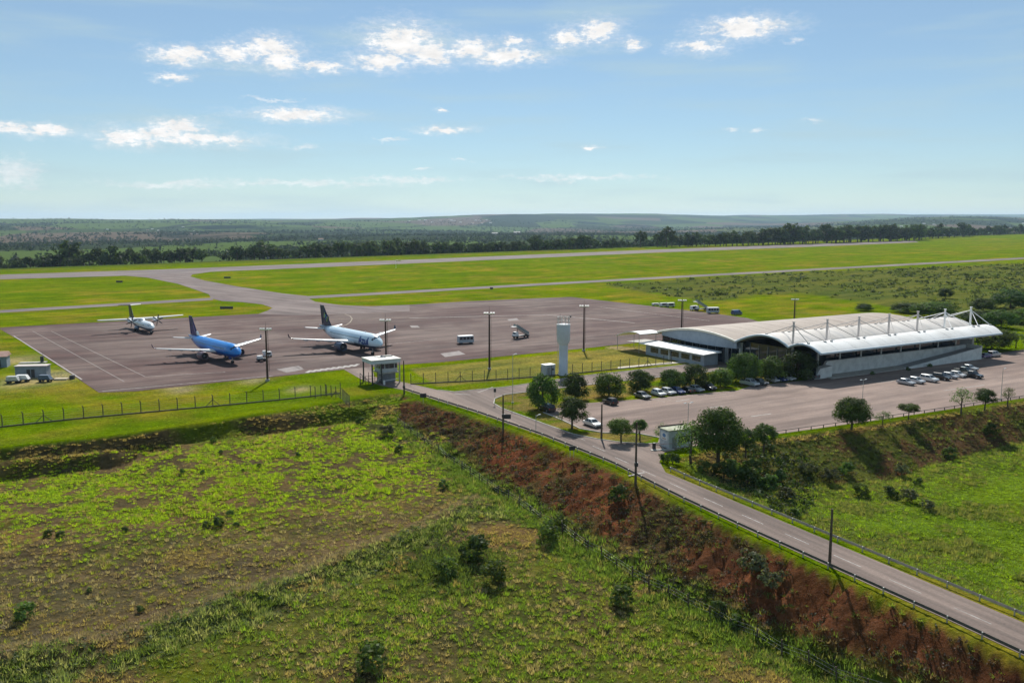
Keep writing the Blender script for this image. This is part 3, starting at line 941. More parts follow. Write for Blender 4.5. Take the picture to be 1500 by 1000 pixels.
def jet(label, nose, heading, scale, fus, tailm, wingm, engm, finlogo=None, word=None, xn=17.7):
    fw = Vector((math.sin(heading), -math.cos(heading), 0))
    root = thing('passenger_jet', label, 'airplane', Vector((*nose, 0.05)) - fw * xn * scale, math.atan2(fw.y, fw.x))
    root.scale = (scale,) * 3
    ZC, RR = 3.85, 2.12
    X = lambda d: xn - d
    st = [(0, .05, -.55), (.35, .55, -.5), (.9, .98, -.38), (1.8, 1.48, -.22), (2.9, 1.84, -.1), (4.4, 2.06, 0), (6, RR, 0), (12, RR, 0), (18, RR, 0), (24, RR, 0), (26.5, 2.06, .06), (29, 1.75, .26), (31.5, 1.4, .6), (34, .95, .98), (36, .55, 1.25), (37.3, .25, 1.4)]
    body = MB().rings(body_rings([(X(d), r, ZC + z) for d, r, z in st], 28)).build('fuselage', fus, root)
    # cockpit glazing wraps the upper nose
    def on_body(d, ang, lift=.015):
        for (d0, r0, z0), (d1, r1, z1) in zip(st[:-1], st[1:]):
            if d0 <= d <= d1:
                t = (d - d0) / (d1 - d0); r = r0 + (r1 - r0) * t; z = z0 + (z1 - z0) * t; break
        return (X(d), (r + lift) * math.sin(ang), ZC + z + (r + lift) * math.cos(ang))
    for a0, a1, d0, d1 in ((-.30, -.02, 1.75, 2.55), (.02, .30, 1.75, 2.55), (-.75, -.34, 1.85, 2.7), (.34, .75, 1.85, 2.7), (-1.15, -.8, 2.1, 2.95), (.8, 1.15, 2.1, 2.95)):
        P = [on_body(d, a) for d, a in ((d0, a0), (d0 + .1, (a0 + a1) / 2), (d0, a1) if abs(a1) < abs(a0) else (d0 + .15, a1), (d1, a1), (d1, (a0 + a1) / 2), (d1, a0))]
        MB().add(P, [(0, 1, 2, 3, 4, 5)]).build('cockpit_window', M_glass, body)
    wr = MB()
    for s in (-1, 1):
        for k in range(38):
            d = 6.2 + k * .56
            a = s * 1.32
            wr.add([on_body(d, a - s * .09), on_body(d + .26, a - s * .09), on_body(d + .26, a + s * .09), on_body(d, a + s * .09)], [(0, 1, 2, 3)])
    o = wr.build('cabin_window_row', M_glass, body); o['kind'] = 'stuff'
    for s in (-1, 1):
        for d in (4.9, 30.0):
            P = [on_body(dd, s * aa, .012) for dd, aa in ((d, 1.15), (d + .82, 1.15), (d + .82, 1.62), (d + .82, 2.05), (d, 2.05), (d, 1.62))]
            MB().add(P, [(0, 1, 2, 3, 4, 5)]).build('door', plain('aircraft_door_grey', (.45, .48, .52), .4), body)
    MB().rings(body_rings([(X(d), r, ZC - 1.0 + z) for d, r, z in ((10.8, .2, 0), (11.6, 1.0, -.05), (13, 1.38, -.1), (18.5, 1.4, -.1), (21, 1.0, -.02), (22.4, .2, .1))], 20)).build('belly_fairing', fus, body)
    for s in (-1, 1):
        w = wing_loft(MB(), [(X(11.9), s * 1.2, 2.75, 7.2, .8), (X(13.2), s * 3.0, 2.9, 5.9, .7), (X(15.0), s * 6.4, 3.25, 4.1, .5), (X(17.9), s * 11.8, 3.75, 2.75, .32), (X(20.5), s * 16.7, 4.25, 1.55, .17)]).build('wing', wingm, root)
        wing_loft(MB(), [(X(20.5), s * 16.7, 4.25, 1.55, .17), (X(20.95), s * 17.15, 4.4, 1.35, .14), (X(21.3), s * 17.4, 4.7, 1.1, .1), (X(21.8), s * 17.55, 5.5, .6, .06)]).build('winglet', tailm, w)
        fl = MB()
        for y, x0 in ((6.6, 17.6), (9.6, 19.0), (12.6, 20.3)):
            fl.rings([[(X(x0 + dx), s * y + r * math.sin(q), 2.85 + (y - 6.6) * .1 + r * 1.3 * math.cos(q)) for q in np.linspace(0, 2 * math.pi, 8, endpoint=False)] for dx, r in ((3.2, .03), (2, .2), (.6, .24), (-.8, .04))])
        fl.build('flap_fairing', wingm, w)
        wing_loft(MB(), [(X(31.6), s * .7, 4.75, 3.9, .36), (X(34.6), s * 6.2, 5.35, 1.5, .14)]).build('tailplane', wingm, root)
        # engine: cowl, dark intake with spinner, exhaust cone, pylon
        y, xe = s * 5.75, X(11.3)
        n = 24
        ring = lambda x, r, zc=1.95: [(x, y + r * math.sin(2 * math.pi * k / n), zc + r * math.cos(2 * math.pi * k / n)) for k in range(n)]
        e = MB().rings([ring(xe - 4.3, .92), ring(xe - 3.2, 1.18), ring(xe - 1.4, 1.27), ring(xe - .35, 1.2), ring(xe, 1.1), ring(xe - .12, .98), ring(xe - .9, .95)], False).build('engine', engm, root)
        MB().add(ring(xe - .6, .96), [tuple(range(n))]).build('fan', M_dark, e)
        MB().rings([ring(xe - .62, .3), ring(xe - .3, .2), ring(xe - .05, .03)]).build('spinner', M_grey, e)
        MB().rings([ring(xe - 5.6, .12), ring(xe - 4.6, .55), ring(xe - 4.2, .72), ring(xe - 4.0, .9)]).build('exhaust', M_grey, e)
        py = fin_loft(MB(), [(xe - 1.0, 2.9, 5.2, .34), (xe - 1.9, 3.45, 4.6, .3)])
        py.v = [(a, b + y, c) for a, b, c in py.v]
        py.build('pylon', engm, e)
    f = fin_loft(MB(), [(X(27.6), 5.15, 8.6, .3), (X(29.6), 5.9, 6.7, .52), (X(30.9), 7.2, 5.5, .45), (X(34.6), 11.75, 2.6, .22)]).build('tail_fin', tailm, root)
    fin_loft(MB(), [(X(35.4), 6.1, .9, .34), (X(36.45), 11.5, .72, .2)]).build('rudder', tailm, f)
    if finlogo: finlogo(f, X)
    ng = wheel_pair(root, 'nose_gear', X(5.07), 0, .38, .24, 2.1)
    MB().box((X(5.6), .45, 1.55), (1.6, .05, .6)).build('gear_door', fus, ng)
    MB().box((X(5.6), -.45, 1.55), (1.6, .05, .6)).build('gear_door', fus, ng)
    for s in (-1, 1): wheel_pair(root, 'main_gear', X(17.7), s * 3.8, .58, .46, 2.9)
    MB().tube((X(36.6), 0, ZC + 1.3), (X(37.9), 0, ZC + 1.5), .3, .2, 12).build('tail_exhaust', M_grey, root)
    MB().box((X(9), 0, ZC + RR + .12), (.5, .04, .35)).build('antenna', M_wht, root)
    MB().rings(body_rings([(X(d), r, ZC + RR - .1) for d, r in ((20.6, .05), (21.2, .22), (22.6, .24), (23.4, .05))], 10)).build('radome', M_wht, body)
    if word:
        txt, size, d_start, mat = word
        for s in (-1,):
            def place(tx, ty, s=s):
                d = d_start - tx
                ang = -(1.48 - (ty - size * .35) / RR)
                return Vector(on_body(d, ang, .05))
            surface_text(txt, size, body, mat, place)
    return root

NAVY = (.008, .014, .045)
M_navy = plain('navy_paint', NAVY, .3, 0, .1, 1)
M_azure = plain('azure_print', (.012, .05, .24), .4, 0, .05, 1)
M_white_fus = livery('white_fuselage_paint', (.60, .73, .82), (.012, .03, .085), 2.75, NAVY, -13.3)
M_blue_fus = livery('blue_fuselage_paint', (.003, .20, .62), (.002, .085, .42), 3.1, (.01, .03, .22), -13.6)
M_indigo = plain('indigo_tail_paint', (.012, .016, .12), .3, 0, .1, 1)
M_wing = plain('wing_light_grey', (.66, .66, .66), .35, 0, .12, 1.5)

def pixel_emblem(f, X):
    """a cluster of small coloured squares on the fin"""
    cols = ((.03, .16, .42), (.1, .35, .25), (.3, .42, .12), (.1, .2, .5))
    rr = random.Random(3)
    for s in (-1, 1):
        for i in range(5):
            for j in range(5):
                if abs(i - 2) + abs(j - 2) > 2 or rr.random() < .15: continue
                x, z = X(32.9 + j * .05) - (i - 2) * .52 - (j - 2) * .32, 8.3 + (j - 2) * .52
                MB().box((x, s * (.255 + .01), z), (.44, .03, .44)).build('emblem_square', plain('emblem_%d' % ((i + j) % 4), cols[(i + j) % 4], .4), f)

def swoosh(f, X):
    """pale lilac curved stripe on the fin"""
    m = plain('lilac_stripe', (.28, .2, .42), .4)
    for s in (-1, 1):
        pts = [(31.1, 6.3), (32.0, 7.4), (32.9, 8.7), (33.6, 9.9)]
        P = []
        for k, (d, z) in enumerate(pts):
            w = (.5, .62, .5, .1)[k]
            P += [(X(d), s * (.28 - .03 * k), z), (X(d + w), s * (.28 - .03 * k), z)]
        MB().add(P, [(0, 1, 3, 2), (2, 3, 5, 4), (4, 5, 7, 6)]).build('fin_stripe', m, f)
    MB().hexa([(X(29.6), -.3, 6.05), (X(30.6), -.3, 6.05), (X(30.6), .3, 6.05), (X(29.6), .3, 6.05), (X(30.6), -.27, 7.2), (X(31.1), -.27, 7.2), (X(31.1), .27, 7.2), (X(30.6), .27, 7.2)]).build('fin_root_patch', M_wht, f)

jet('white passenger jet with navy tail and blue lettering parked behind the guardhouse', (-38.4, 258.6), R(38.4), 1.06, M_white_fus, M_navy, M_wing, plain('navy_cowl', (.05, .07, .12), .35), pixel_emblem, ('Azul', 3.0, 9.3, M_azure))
jet('bright blue passenger jet with white wings parked near the corner of the apron', (-75.6, 243.4), R(41.5), .94, M_blue_fus, M_indigo, M_wing, plain('shaded_cowl', (.16, .10, .12), .35), swoosh)  # dark cowl colour holds the shade seen on the engines

def turboprop(label, nose, heading, scale):
    xn = 12.4
    fw = Vector((math.sin(heading), -math.cos(heading), 0))
    root = thing('turboprop_airplane', label, 'airplane', Vector((*nose, .05)) - fw * xn * scale, math.atan2(fw.y, fw.x))
    root.scale = (scale,) * 3
    ZC, RR = 2.25, 1.43
    X = lambda d: xn - d
    m_f = livery('turboprop_fuselage_paint', (.72, .76, .79), (.05, .10, .17), 1.75, (.012, .02, .035), -8.3)
    m_t = plain('dark_green_tail', (.012, .022, .03), .35, 0, .1, 1)
    st = [(0, .05, -.3), (.3, .45, -.26), (.9, .8, -.16), (1.9, 1.15, -.06), (3.2, 1.38, 0), (5, RR, 0), (11, RR, 0), (17, RR, 0), (19.5, 1.25, .16), (22.5, .85, .5), (25, .45, .8), (27, .1, 1.0)]
    body = MB().rings(body_rings([(X(d), r, ZC + z) for d, r, z in st], 24)).build('fuselage', m_f, root)
    def on(d, ang, lift=.015):
        for (d0, r0, z0), (d1, r1, z1) in zip(st[:-1], st[1:]):
            if d0 <= d <= d1:
                t = (d - d0) / (d1 - d0); r = r0 + (r1 - r0) * t; z = z0 + (z1 - z0) * t; break
        return (X(d), (r + lift) * math.sin(ang), ZC + z + (r + lift) * math.cos(ang))
    for a0, a1 in ((-1.2, -.72), (-.66, -.05), (.05, .66), (.72, 1.2)):
        MB().add([on(1.25 if abs(a0) < 1 else 1.5, a0), on(1.3, (a0 + a1) / 2), on(1.25 if abs(a1) < 1 else 1.5, a1), on(2.15, a1), on(2.1, (a0 + a1) / 2), on(2.15, a0)], [(0, 1, 2, 3, 4, 5)]).build('cockpit_window', M_glass, body)
    wr = MB()
    for s in (-1, 1):
        for k in range(19):
            d = 4.6 + k * .72
            wr.add([on(d, s * 1.2), on(d + .3, s * 1.2), on(d + .3, s * 1.45), on(d, s * 1.45)], [(0, 1, 2, 3)])
    o = wr.build('cabin_window_row', M_glass, body); o['kind'] = 'stuff'
    wing_loft(MB(), [(X(10.9), 0, 3.95, 2.7, .5), (X(10.9), 4.5, 3.98, 2.65, .46), (X(11.5), 13.5, 4.25, 1.55, .25)]).build('wing', M_wing, root)
    wing_loft(MB(), [(X(10.9), 0, 3.95, 2.7, .5), (X(10.9), -4.5, 3.98, 2.65, .46), (X(11.5), -13.5, 4.25, 1.55, .25)]).build('wing', M_wing, root)
    MB().rings(body_rings([(X(d), r, ZC + 1.25) for d, r in ((9.2, .1), (10.4, .75), (12.8, .8), (14.6, .1))], 16)).build('wing_fairing', m_f, body)
    for s in (-1, 1):
        y = s * 4.05
        rg = lambda d, r, z: [(X(d), y + r * .9 * math.sin(q), z + r * math.cos(q)) for q in np.linspace(0, 2 * math.pi, 16, endpoint=False)]
        e = MB().rings([rg(d, r, z) for d, r, z in ((8.6, .32, 3.55), (9.0, .5, 3.5), (10.2, .68, 3.5), (12.0, .7, 3.55), (13.5, .5, 3.7), (14.8, .08, 3.85))][::-1]).build('engine', m_f, root)
        pr = MB().rings([rg(d, r, 3.55) for d, r in ((7.95, .04), (8.2, .2), (8.55, .3))][::-1]).build('propeller', M_dark, e)
        for k in range(6):
            a = 2 * math.pi * k / 6 + .2
            ca, sa = math.cos(a), math.sin(a)
            P = []
            for rr_, w in ((.25, .12), (.8, .22), (1.5, .2), (1.95, .1)):
                for q in (-w, w):
                    P.append((X(8.35) + q * .6, y + sa * rr_ + ca * q * .8, 3.55 + ca * rr_ - sa * q * .8))
            MB().add(P, [(0, 1, 3, 2), (2, 3, 5, 4), (4, 5, 7, 6)]).build('blade', M_dark, e)
        pod = MB().rings(body_rings([(X(d), r, .95) for d, r in ((11.2, .1), (12, .55), (14, .6), (15.6, .1))], 14))
        pod.v = [(a, b + s * 1.35, c) for a, b, c in pod.v]
        pod.build('gear_pod', m_f, root)
        wheel_pair(root, 'main_gear', X(12.6), s * 2.0, .42, .24, 1.1)
    f = fin_loft(MB(), [(X(18.6), 3.3, 7.6, .25), (X(20.9), 3.9, 5.0, .42), (X(24.1), 7.4, 2.5, .3)]).build('tail_fin', m_t, root)
    fin_loft(MB(), [(X(25.1), 3.6, .9, .3), (X(26.2), 7.2, .6, .2)]).build('rudder', m_t, f)
    for s in (-1, 1):
        wing_loft(MB(), [(X(24.0), s * .05, 7.5, 2.2, .26), (X(24.9), s * 3.65, 7.6, 1.2, .14)]).build('tailplane', m_t if s < 0 else M_wing, root)
    wheel_pair(root, 'nose_gear', X(1.75), 0, .3, .18, 1.2)
    return root
turboprop('white turboprop airplane with dark tail parked on the far side of the apron', (-126.6, 310.5), R(38.1), 1.1)

# ------------------------------------------------------------------ terminal
TC = GV(1203, 517, 7.5)
def build_terminal():
    t = thing('airport_terminal', 'long white airport terminal with wavy shell roof and mast-stayed struts', 'terminal', (TC.x, TC.y, 0), UANG)
    def roof_mat(name, rgb, dirt):
        m, nt, b, out = newmat(name)
        tc = N(nt, 'ShaderNodeTexCoord'); sp = N(nt, 'ShaderNodeSeparateXYZ'); nt.links.new(tc.outputs['Object'], sp.inputs[0])
        n1 = noise(nt, .12, 6, .65, stretch=(1, .25, 1)); n2 = noise(nt, .7, 4, .7)
        c = mixc(nt, ramp(nt, n1, .35, .7, 0, 1), rgb, dirt)
        c = mixc(nt, ramp(nt, n2, .5, .8, 0, .35), c, tuple(k * .6 for k in dirt))
        nt.links.new(c, b.inputs['Base Color'])
        b.inputs['Roughness'].default_value = .65
        b.inputs['Specular IOR Level'].default_value = .12
        return m
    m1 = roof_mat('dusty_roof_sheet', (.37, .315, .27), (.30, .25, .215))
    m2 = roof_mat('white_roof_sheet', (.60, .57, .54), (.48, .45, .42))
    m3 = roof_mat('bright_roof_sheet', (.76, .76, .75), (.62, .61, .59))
    m_ed = plain('roof_edge_blue_grey', (.50, .58, .64), .5, 0, .1, .6)
    m_cream = plain('roof_edge_cream', (.74, .70, .60), .6, 0, .1, .6)
    def arc(s0, z0, sa, za, s1, z1, n=14):
        pts = []
        for k in range(n + 1):
            q = k / n
            s = s0 + (s1 - s0) * q
            ua = (sa - s0) / (s1 - s0)
            base = z0 + (z1 - z0) * q
            crown = za - (z0 + (z1 - z0) * ua)
            sh = math.sin(math.pi * (q ** (math.log(.5) / math.log(ua))))
            pts.append((s, base + crown * (sh ** 0.9)))
        return pts
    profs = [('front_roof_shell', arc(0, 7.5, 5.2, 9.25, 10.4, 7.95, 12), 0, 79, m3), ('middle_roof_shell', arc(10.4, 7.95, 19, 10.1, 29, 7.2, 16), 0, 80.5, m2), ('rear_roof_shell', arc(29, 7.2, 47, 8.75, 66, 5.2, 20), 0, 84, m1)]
    for nm, pr, x0, x1, mat in profs:
        th = .34
        n = len(pr)
        # roof in panels between the standing seams
        cuts = list(np.arange(x0, x1, 6.6)) + [x1]
        sh = None
        for a, b in zip(cuts[:-1], cuts[1:]):
            if nm == 'front_roof_shell' and b > 78: b = x1
            V = [(x, s, z + dz) for dz in (0, -th) for x in (a + .02, b - .02) for s, z in pr]
            if nm == 'front_roof_shell' and b == x1:
                V = [(x - (0.25 * max(0, 5 - s) ** 1.3 if x > a + 1 else 0), s, z) for x, s, z in V]
            I = lambda l, e, k: (l * 2 + e) * n + k
            F = []
            for k in range(n - 1):
                F += [(I(0, 0, k), I(0, 1, k), I(0, 1, k + 1), I(0, 0, k + 1)), (I(1, 0, k + 1), I(1, 1, k + 1), I(1, 1, k), I(1, 0, k)),
                      (I(0, 0, k + 1), I(1, 0, k + 1), I(1, 0, k), I(0, 0, k)), (I(0, 1, k), I(1, 1, k), I(1, 1, k + 1), I(0, 1, k + 1))]
            F += [(I(0, 0, 0), I(1, 0, 0), I(1, 1, 0), I(0, 1, 0)), (I(0, 1, n - 1), I(1, 1, n - 1), I(1, 0, n - 1), I(0, 0, n - 1))]
            o = MB().add(V, F).build('roof_panel' if sh else nm, mat, sh or t)
            if sh is None: sh = o
            MB().add([(a + dx, s, z + dz) for s, z in pr for dx, dz in ((-.05, .0), (-.05, .03), (.05, .03), (.05, .0))],
                     [(4 * k + q, 4 * k + 4 + q, 4 * k + 5 + q, 4 * k + 1 + q) for k in range(n - 1) for q in range(3)]).build('roof_seam', mat, sh) if a > x0 else None
        # rounded edge beam along the visible end
        e = MB()
        for (s0, z0), (s1, z1) in zip(pr[:-1], pr[1:]):
            e.tube((x0 - .05, s0, z0 - .3), (x0 - .05, s1, z1 - .3), .32, .32, 10)
        e.build('edge_beam', m_ed if nm != 'rear_roof_shell' else m_cream, t)
    MB().tube((0, 66, 5.05), (84, 66, 5.05), .35, .35, 10).build('rear_eave_beam', m_cream, t)
    MB().tube((0, 0, 7.25), (77, 0, 7.25), .3, .3, 10).build('front_eave_beam', m_ed, t)
    for s, z in ((10.4, 7.85), (29, 7.1)):
        MB().box((40, s, z + .1), (80, .7, .24)).build('gutter', M_galv, t)
    # end wall of the rear hall: blue-grey lens under the roof curve
    pr = profs[2][1]
    k0, k1 = 0, len(pr) - 3
    top = [(.5, s, z - .36) for s, z in pr[k0:k1]]
    bot = [(.5, s, 4.9 + .45 * (s - 29) / 33 - .6 * math.sin(math.pi * (s - 29) / 34)) for s, z in pr[k0:k1]]
    n = len(top)
    MB().add(top + bot, [(k, k + 1, n + k + 1, n + k) for k in range(n - 1)]).build('gable_cladding', M_bluegrey, t)
    MB().add([(p[0] + 1.2, p[1], p[2]) for p in top + bot], [(n + k, n + k + 1, k + 1, k) for k in range(n - 1)]).build('gable_lining', M_bluegrey, t)
    # glazed end walls set back under the shells
    gz_ = MB()
    gz_.box((3.2, 19.5, 3.4), (.12, 19, 6.8)); gz_.box((2.6, 46, 2.4), (.12, 33, 4.8)); gz_.box((3.0, 6.9, 3.4), (.12, 6, 6.8))
    ge = gz_.build('end_glazing', M_glass, t)
    for s in np.arange(10.5, 63, 3.2):
        MB().box((3.05 if s < 29 else 2.45, s, 3.2 if s < 29 else 2.3), (.14, .12, 6.4 if s < 29 else 4.6)).build('mullion', M_grey, ge)
    MB().box((2.6, 29.5, 3.2), (.9, .5, 6.4)).build('column', M_offwht, t)
    MB().box((2.2, 34.5, 2.2), (.2, 1.4, 4.4)).build('door', M_grey, t)
    # body of the building behind the glazing
    MB().box((42, 36, 2.3), (76, 52, 4.6)).build('hall', plain('hall_dark_wall', (.12, .13, .14), .8), t)
    # front: white wall, dark strip of glazing above it, columns, ramp parapet
    MB().hexa([(7, 6.3, 0), (70, 6.3, 0), (70, 7.0, 0), (7, 7.0, 0), (10.0, 6.3, 3.8), (70, 6.3, 3.8), (70, 7.0, 3.8), (10.0, 7.0, 3.8)]).build('front_wall', M_offwht, t)
    MB().box((41, 8.4, 5.5), (58, .12, 3.8)).build('front_glazing', M_glass, t)
    for x in np.arange(8, 76, 8.4): MB().tube((x, 7.6, 0), (x, 7.6, 7.9), .22, .22, 12).build('column', M_offwht, t)
    MB().hexa([(36, 1.9, 0), (70.5, 1.9, 0), (70.5, 2.3, 0), (36, 2.3, 0), (36, 1.9, .35), (70.5, 1.9, 3.5), (70.5, 2.3, 3.5), (36, 2.3, .35)]).build('ramp_parapet', M_offwht, t)
    MB().hexa([(36, 2.3, 0), (70.4, 2.3, 0), (70.4, 6.2, 0), (36, 6.2, 0), (36, 2.3, .05), (70.4, 2.3, 2.9), (70.4, 6.2, 2.9), (36, 6.2, .05)]).build('ramp', plain('ramp_concrete', (.3, .3, .3), .9), t)
    MB().box((70.75, 4.2, 2.0), (.3, 4.5, 4.0)).build('ramp_end_wall', M_offwht, t)
    MB().hexa([(2.5, 3.8, 0), (9, 3.8, 0), (9, 6.2, 0), (2.5, 6.2, 0), (4.5, 3.8, 2.6), (9, 3.8, 3.0), (9, 6.2, 3.0), (4.5, 6.2, 2.6)]).build('corner_block', M_offwht, t)
    MB().box((40, 4.2, .12), (66, 4.2, .24)).build('plinth', M_conc, t)
    MB().box((67, 7.3, 6.3), (3.2, .3, .8)).build('sign_panel', M_wht, t)
    # masts with four raking struts each
    for k in range(7):
        x = 1.6 + k * 12.7
        pm = MB().tube((x, 10.4, 6.8 if k else 3), (x, 10.4, 14.0), .3, .26, 12)
        pm.tube((x, 10.4, 14.0), (x, 10.4, 14.2), .4, .4, 12)
        mw = M_wht if k > 4 else plain('dusty_mast_paint', (.50, .46, .44), .6, 0, .1, 1)
        p = pm.build('roof_mast', mw, t)
        for sx in (-1, 1):
            for s, z in ((4.6, 9.3), (18.6, 10.15)):
                xx = min(max(x + sx * 5.2, .6), 78.5)
                MB().tube((x, 10.4, 13.2), (xx, s, z), .10, .10, 8).build('strut', mw, p)
                MB().box((xx, s, z + .02), (.5, .5, .35)).build('strut_foot', M_grey, p)
    # canopy over the air-side walk, beyond the rear hall
    pts = arc(61, 5.9, 66, 6.2, 73, 4.3, 10)
    n = len(pts)
    V = [(x, s, z + dz) for dz in (0, -.2) for x in (-7.5, .2) for s, z in pts]
    I = lambda l, e, k: (l * 2 + e) * n + k
    F = []
    for k in range(n - 1):
        F += [(I(0, 0, k), I(0, 1, k), I(0, 1, k + 1), I(0, 0, k + 1)), (I(1, 0, k + 1), I(1, 1, k + 1), I(1, 1, k), I(1, 0, k)), (I(0, 0, k + 1), I(1, 0, k + 1), I(1, 0, k), I(0, 0, k)), (I(0, 1, k), I(1, 1, k), I(1, 1, k + 1), I(0, 1, k + 1))]
    MB().add(V, F).build('canopy', M_wht, t)
    for x in (-7, -.5):
        for s in (62, 72.6): MB().tube((x, s, 0), (x, s, 4.6 if s > 70 else 5.8), .08, .08, 8).build('canopy_post', M_grey, t)
    # low service wing with a white lean-to roof
    MB().box((-4.2, 46.5, 1.55), (5.2, 25, 3.1)).build('service_wing', plain('service_wall', (.36, .40, .44), .8, 0, .15, .6), t)
    MB().hexa([(-7.9, 33, 3.1), (-1.2, 33, 3.4), (-1.2, 61, 3.4), (-7.9, 61, 3.1), (-7.9, 33, 3.35), (-1.2, 33, 3.75), (-1.2, 61, 3.75), (-7.9, 61, 3.35)]).build('service_roof', M_wht, t)
    for s in (37, 41.5, 46, 50.5, 55):
        w = MB().box((-6.83, s, 1.75), (.1, 3.4, 1.5)).build('service_window', M_glass, t)
        MB().box((-6.86, s, .96), (.16, 3.6, .1)).build('sill', M_offwht, w)
    MB().box((-7.2, 48, 1.55), (.25, .35, 3.1)).build('column', M_offwht, t)
    return t
build_terminal()

# ------------------------------------------------------------------ water tower and cabinet
def build_tower():
    c = G(825, 549)
    t = thing('water_tower', 'tall pale water tower with wide tank and railing on top', 'water tower', (*c, 0))
    m = plain('tower_paint', (.52, .55, .60), .6, 0, .12, .35)
    MB().lathe([(1.32, 0), (1.32, .3), (1.16, .32), (1.16, 7.9)], n=32).build('shaft', m, t)
    tk = MB().lathe([(1.16, 7.9), (1.72, 9.1), (1.72, 13.2), (1.68, 13.3), (1.0, 13.42), (.05, 13.46)], n=32).build('tank', m, t)
    MB().lathe([(1.74, 13.1), (1.78, 13.2), (1.74, 13.3)], n=32).build('tank_rim', M_wht, tk)
    rl = MB()
    for k in range(10):
        a = 2 * math.pi * k / 10; rl.tube((1.55 * math.cos(a), 1.55 * math.sin(a), 13.3), (1.55 * math.cos(a), 1.55 * math.sin(a), 15.2), .05, .05, 6)
        b = 2 * math.pi * (k + 1) / 10
        for z in (14.2, 15.2): rl.tube((1.55 * math.cos(a), 1.55 * math.sin(a), z), (1.55 * math.cos(b), 1.55 * math.sin(b), z), .045, .045, 6)
    rl.build('railing', M_galv, t)
    lad = MB()
    for dy in (-.22, .22): lad.tube((-1.3, dy, .5), (-1.85, dy, 13.3), .03, .03, 5)
    for k in range(26): lad.tube((-1.32 - .02 * k, -.22, 1 + k * .47), (-1.32 - .02 * k, .22, 1 + k * .47), .02, .02, 4)
    lad.build('ladder', M_galv, t)
    MB().tube((-.9, .3, 13.4), (-.9, .3, 16.0), .05, .04, 6).build('antenna', M_dark, t)
    MB().box((1.75, .2, 15.3), (.5, .35, .4)).build('beacon', M_dark, t)
    q = G(803, 549)
    b = thing('equipment_shelter', 'small grey boxy shelter with white roof beside the water tower', 'shelter', (*q, 0), UANG)
    MB().box((0, 0, 1.35), (2.9, 2.2, 2.7)).build('wall', plain('shelter_wall', (.42, .45, .5), .7, 0, .12, 1), b)
    MB().box((0, 0, 2.78), (3.1, 2.4, .16)).build('roof', M_wht, b)
    MB().box((-.6, -1.12, 1.1), (.8, .06, 2.0)).build('door', M_grey, b)
    MB().box((.75, -1.12, 1.6), (.6, .06, .5)).build('vent', M_dark, b)
build_tower()

# ------------------------------------------------------------------ guardhouse at the gate
def build_guardhouse():
    c = Vector((*G(566, 562), 0))
    t = thing('guardhouse', 'white flat-roofed guardhouse on posts at the apron gate', 'guardhouse', c, UANG)
    # local x along the front, y towards the apron
    wl_ = plain('guardhouse_wall', (.46, .49, .54), .7, 0, .15, .7)
    MB().box((0, 3.0, 5.55), (7.6, 6.4, .9)).build('roof_fascia', plain('guardhouse_fascia', (.55, .58, .63), .6, 0, .12, .6), t)
    rf = MB().box((0, 3.0, 6.05), (7.9, 6.7, .12)).build('roof', plain('guardhouse_roof', (.66, .64, .6), .8, 0, .25, .5), t)
    MB().box((1.9, 4.2, 6.22), (3.2, .25, .22)).build('roof_upstand', M_dark, rf)
    MB().box((1.3, 3.2, 3.9), (4.4, 4.2, 2.4)).build('cabin', wl_, t)
    MB().box((1.3, 3.2, 2.55), (4.9, 4.8, .3)).build('floor_slab', M_conc, t)
    for x, w in ((-.35, .7), (.7, .9), (1.9, 1.3), (3.1, .6)):
        g = MB().box((x, 1.08, 4.15), (w, .08, 1.1)).build('window', M_glass, t)
        MB().box((x, 1.04, 3.55), (w + .1, .14, .08)).build('sill', M_offwht, g)
    for y in (2.2, 3.6):
        MB().box((-.93, y, 4.15), (.08, .9, 1.1)).build('window', M_glass, t)
    MB().box((1.6, 3.6, 1.2), (3.4, 3.2, 2.4)).build('ground_floor', plain('guardhouse_base', (.2, .22, .25), .8), t)
    for x, y in ((-3.6, .1), (-3.6, 5.9), (3.6, .1), (3.6, 5.9), (-.9, .9)):
        MB().box((x, y, 2.6), (.28, .28, 5.2)).build('post', M_conc if x > 0 else M_dark, t)
    st = MB()
    for k in range(8): st.box((-1.5 - .28 * k + 1.2, 1.3, 2.3 - .3 * k), (.3, 1.0, .12))
    st.build('stairs', M_conc, t)
    MB().box((-1.0, -1.0, .55), (.35, .5, 1.1)).build('barrier_box', M_wht, t)
    MB().tube((-1.0, -1.0, 1.0), (2.8, -1.2, 1.25), .06, .05, 8).build('barrier_arm', M_wht, t)
    # steel gate in front of the posts
    g = thing('vehicle_gate', 'rusty steel gate with upright bars left of the guardhouse', 'gate', Vector((*G(530, 563), 0)), UANG)
    for k in range(8): MB().tube((k * .75 - .4, .2 * math.sin(k), 0), (k * .75 - .4, .2 * math.sin(k), 2.9 if k % 3 == 0 else 2.0), .07 if k % 3 else .13, .06, 6).build('upright', M_rust if k % 2 else M_dark, g)
    for z in (.5, 1.2, 1.9): MB().tube((-.4, 0, z), (4.9, 0, z), .045, .045, 6).build('rail', M_rust, g)
    MB().tube((-.4, 0, 2.8), (2.0, -.8, .3), .07, .07, 6).build('brace', M_dark, g)
build_guardhouse()
# ------------------------------------------------------------------ masts, poles, lamps
def height_at(base, top_px):
    """height of an upright at a ground place whose top is sighted at photo row top_px"""
    dv = 500 - top_px
    return CAMH + base[1] * (-FPX * SP + dv * CP) / (FPX * CP + dv * SP)

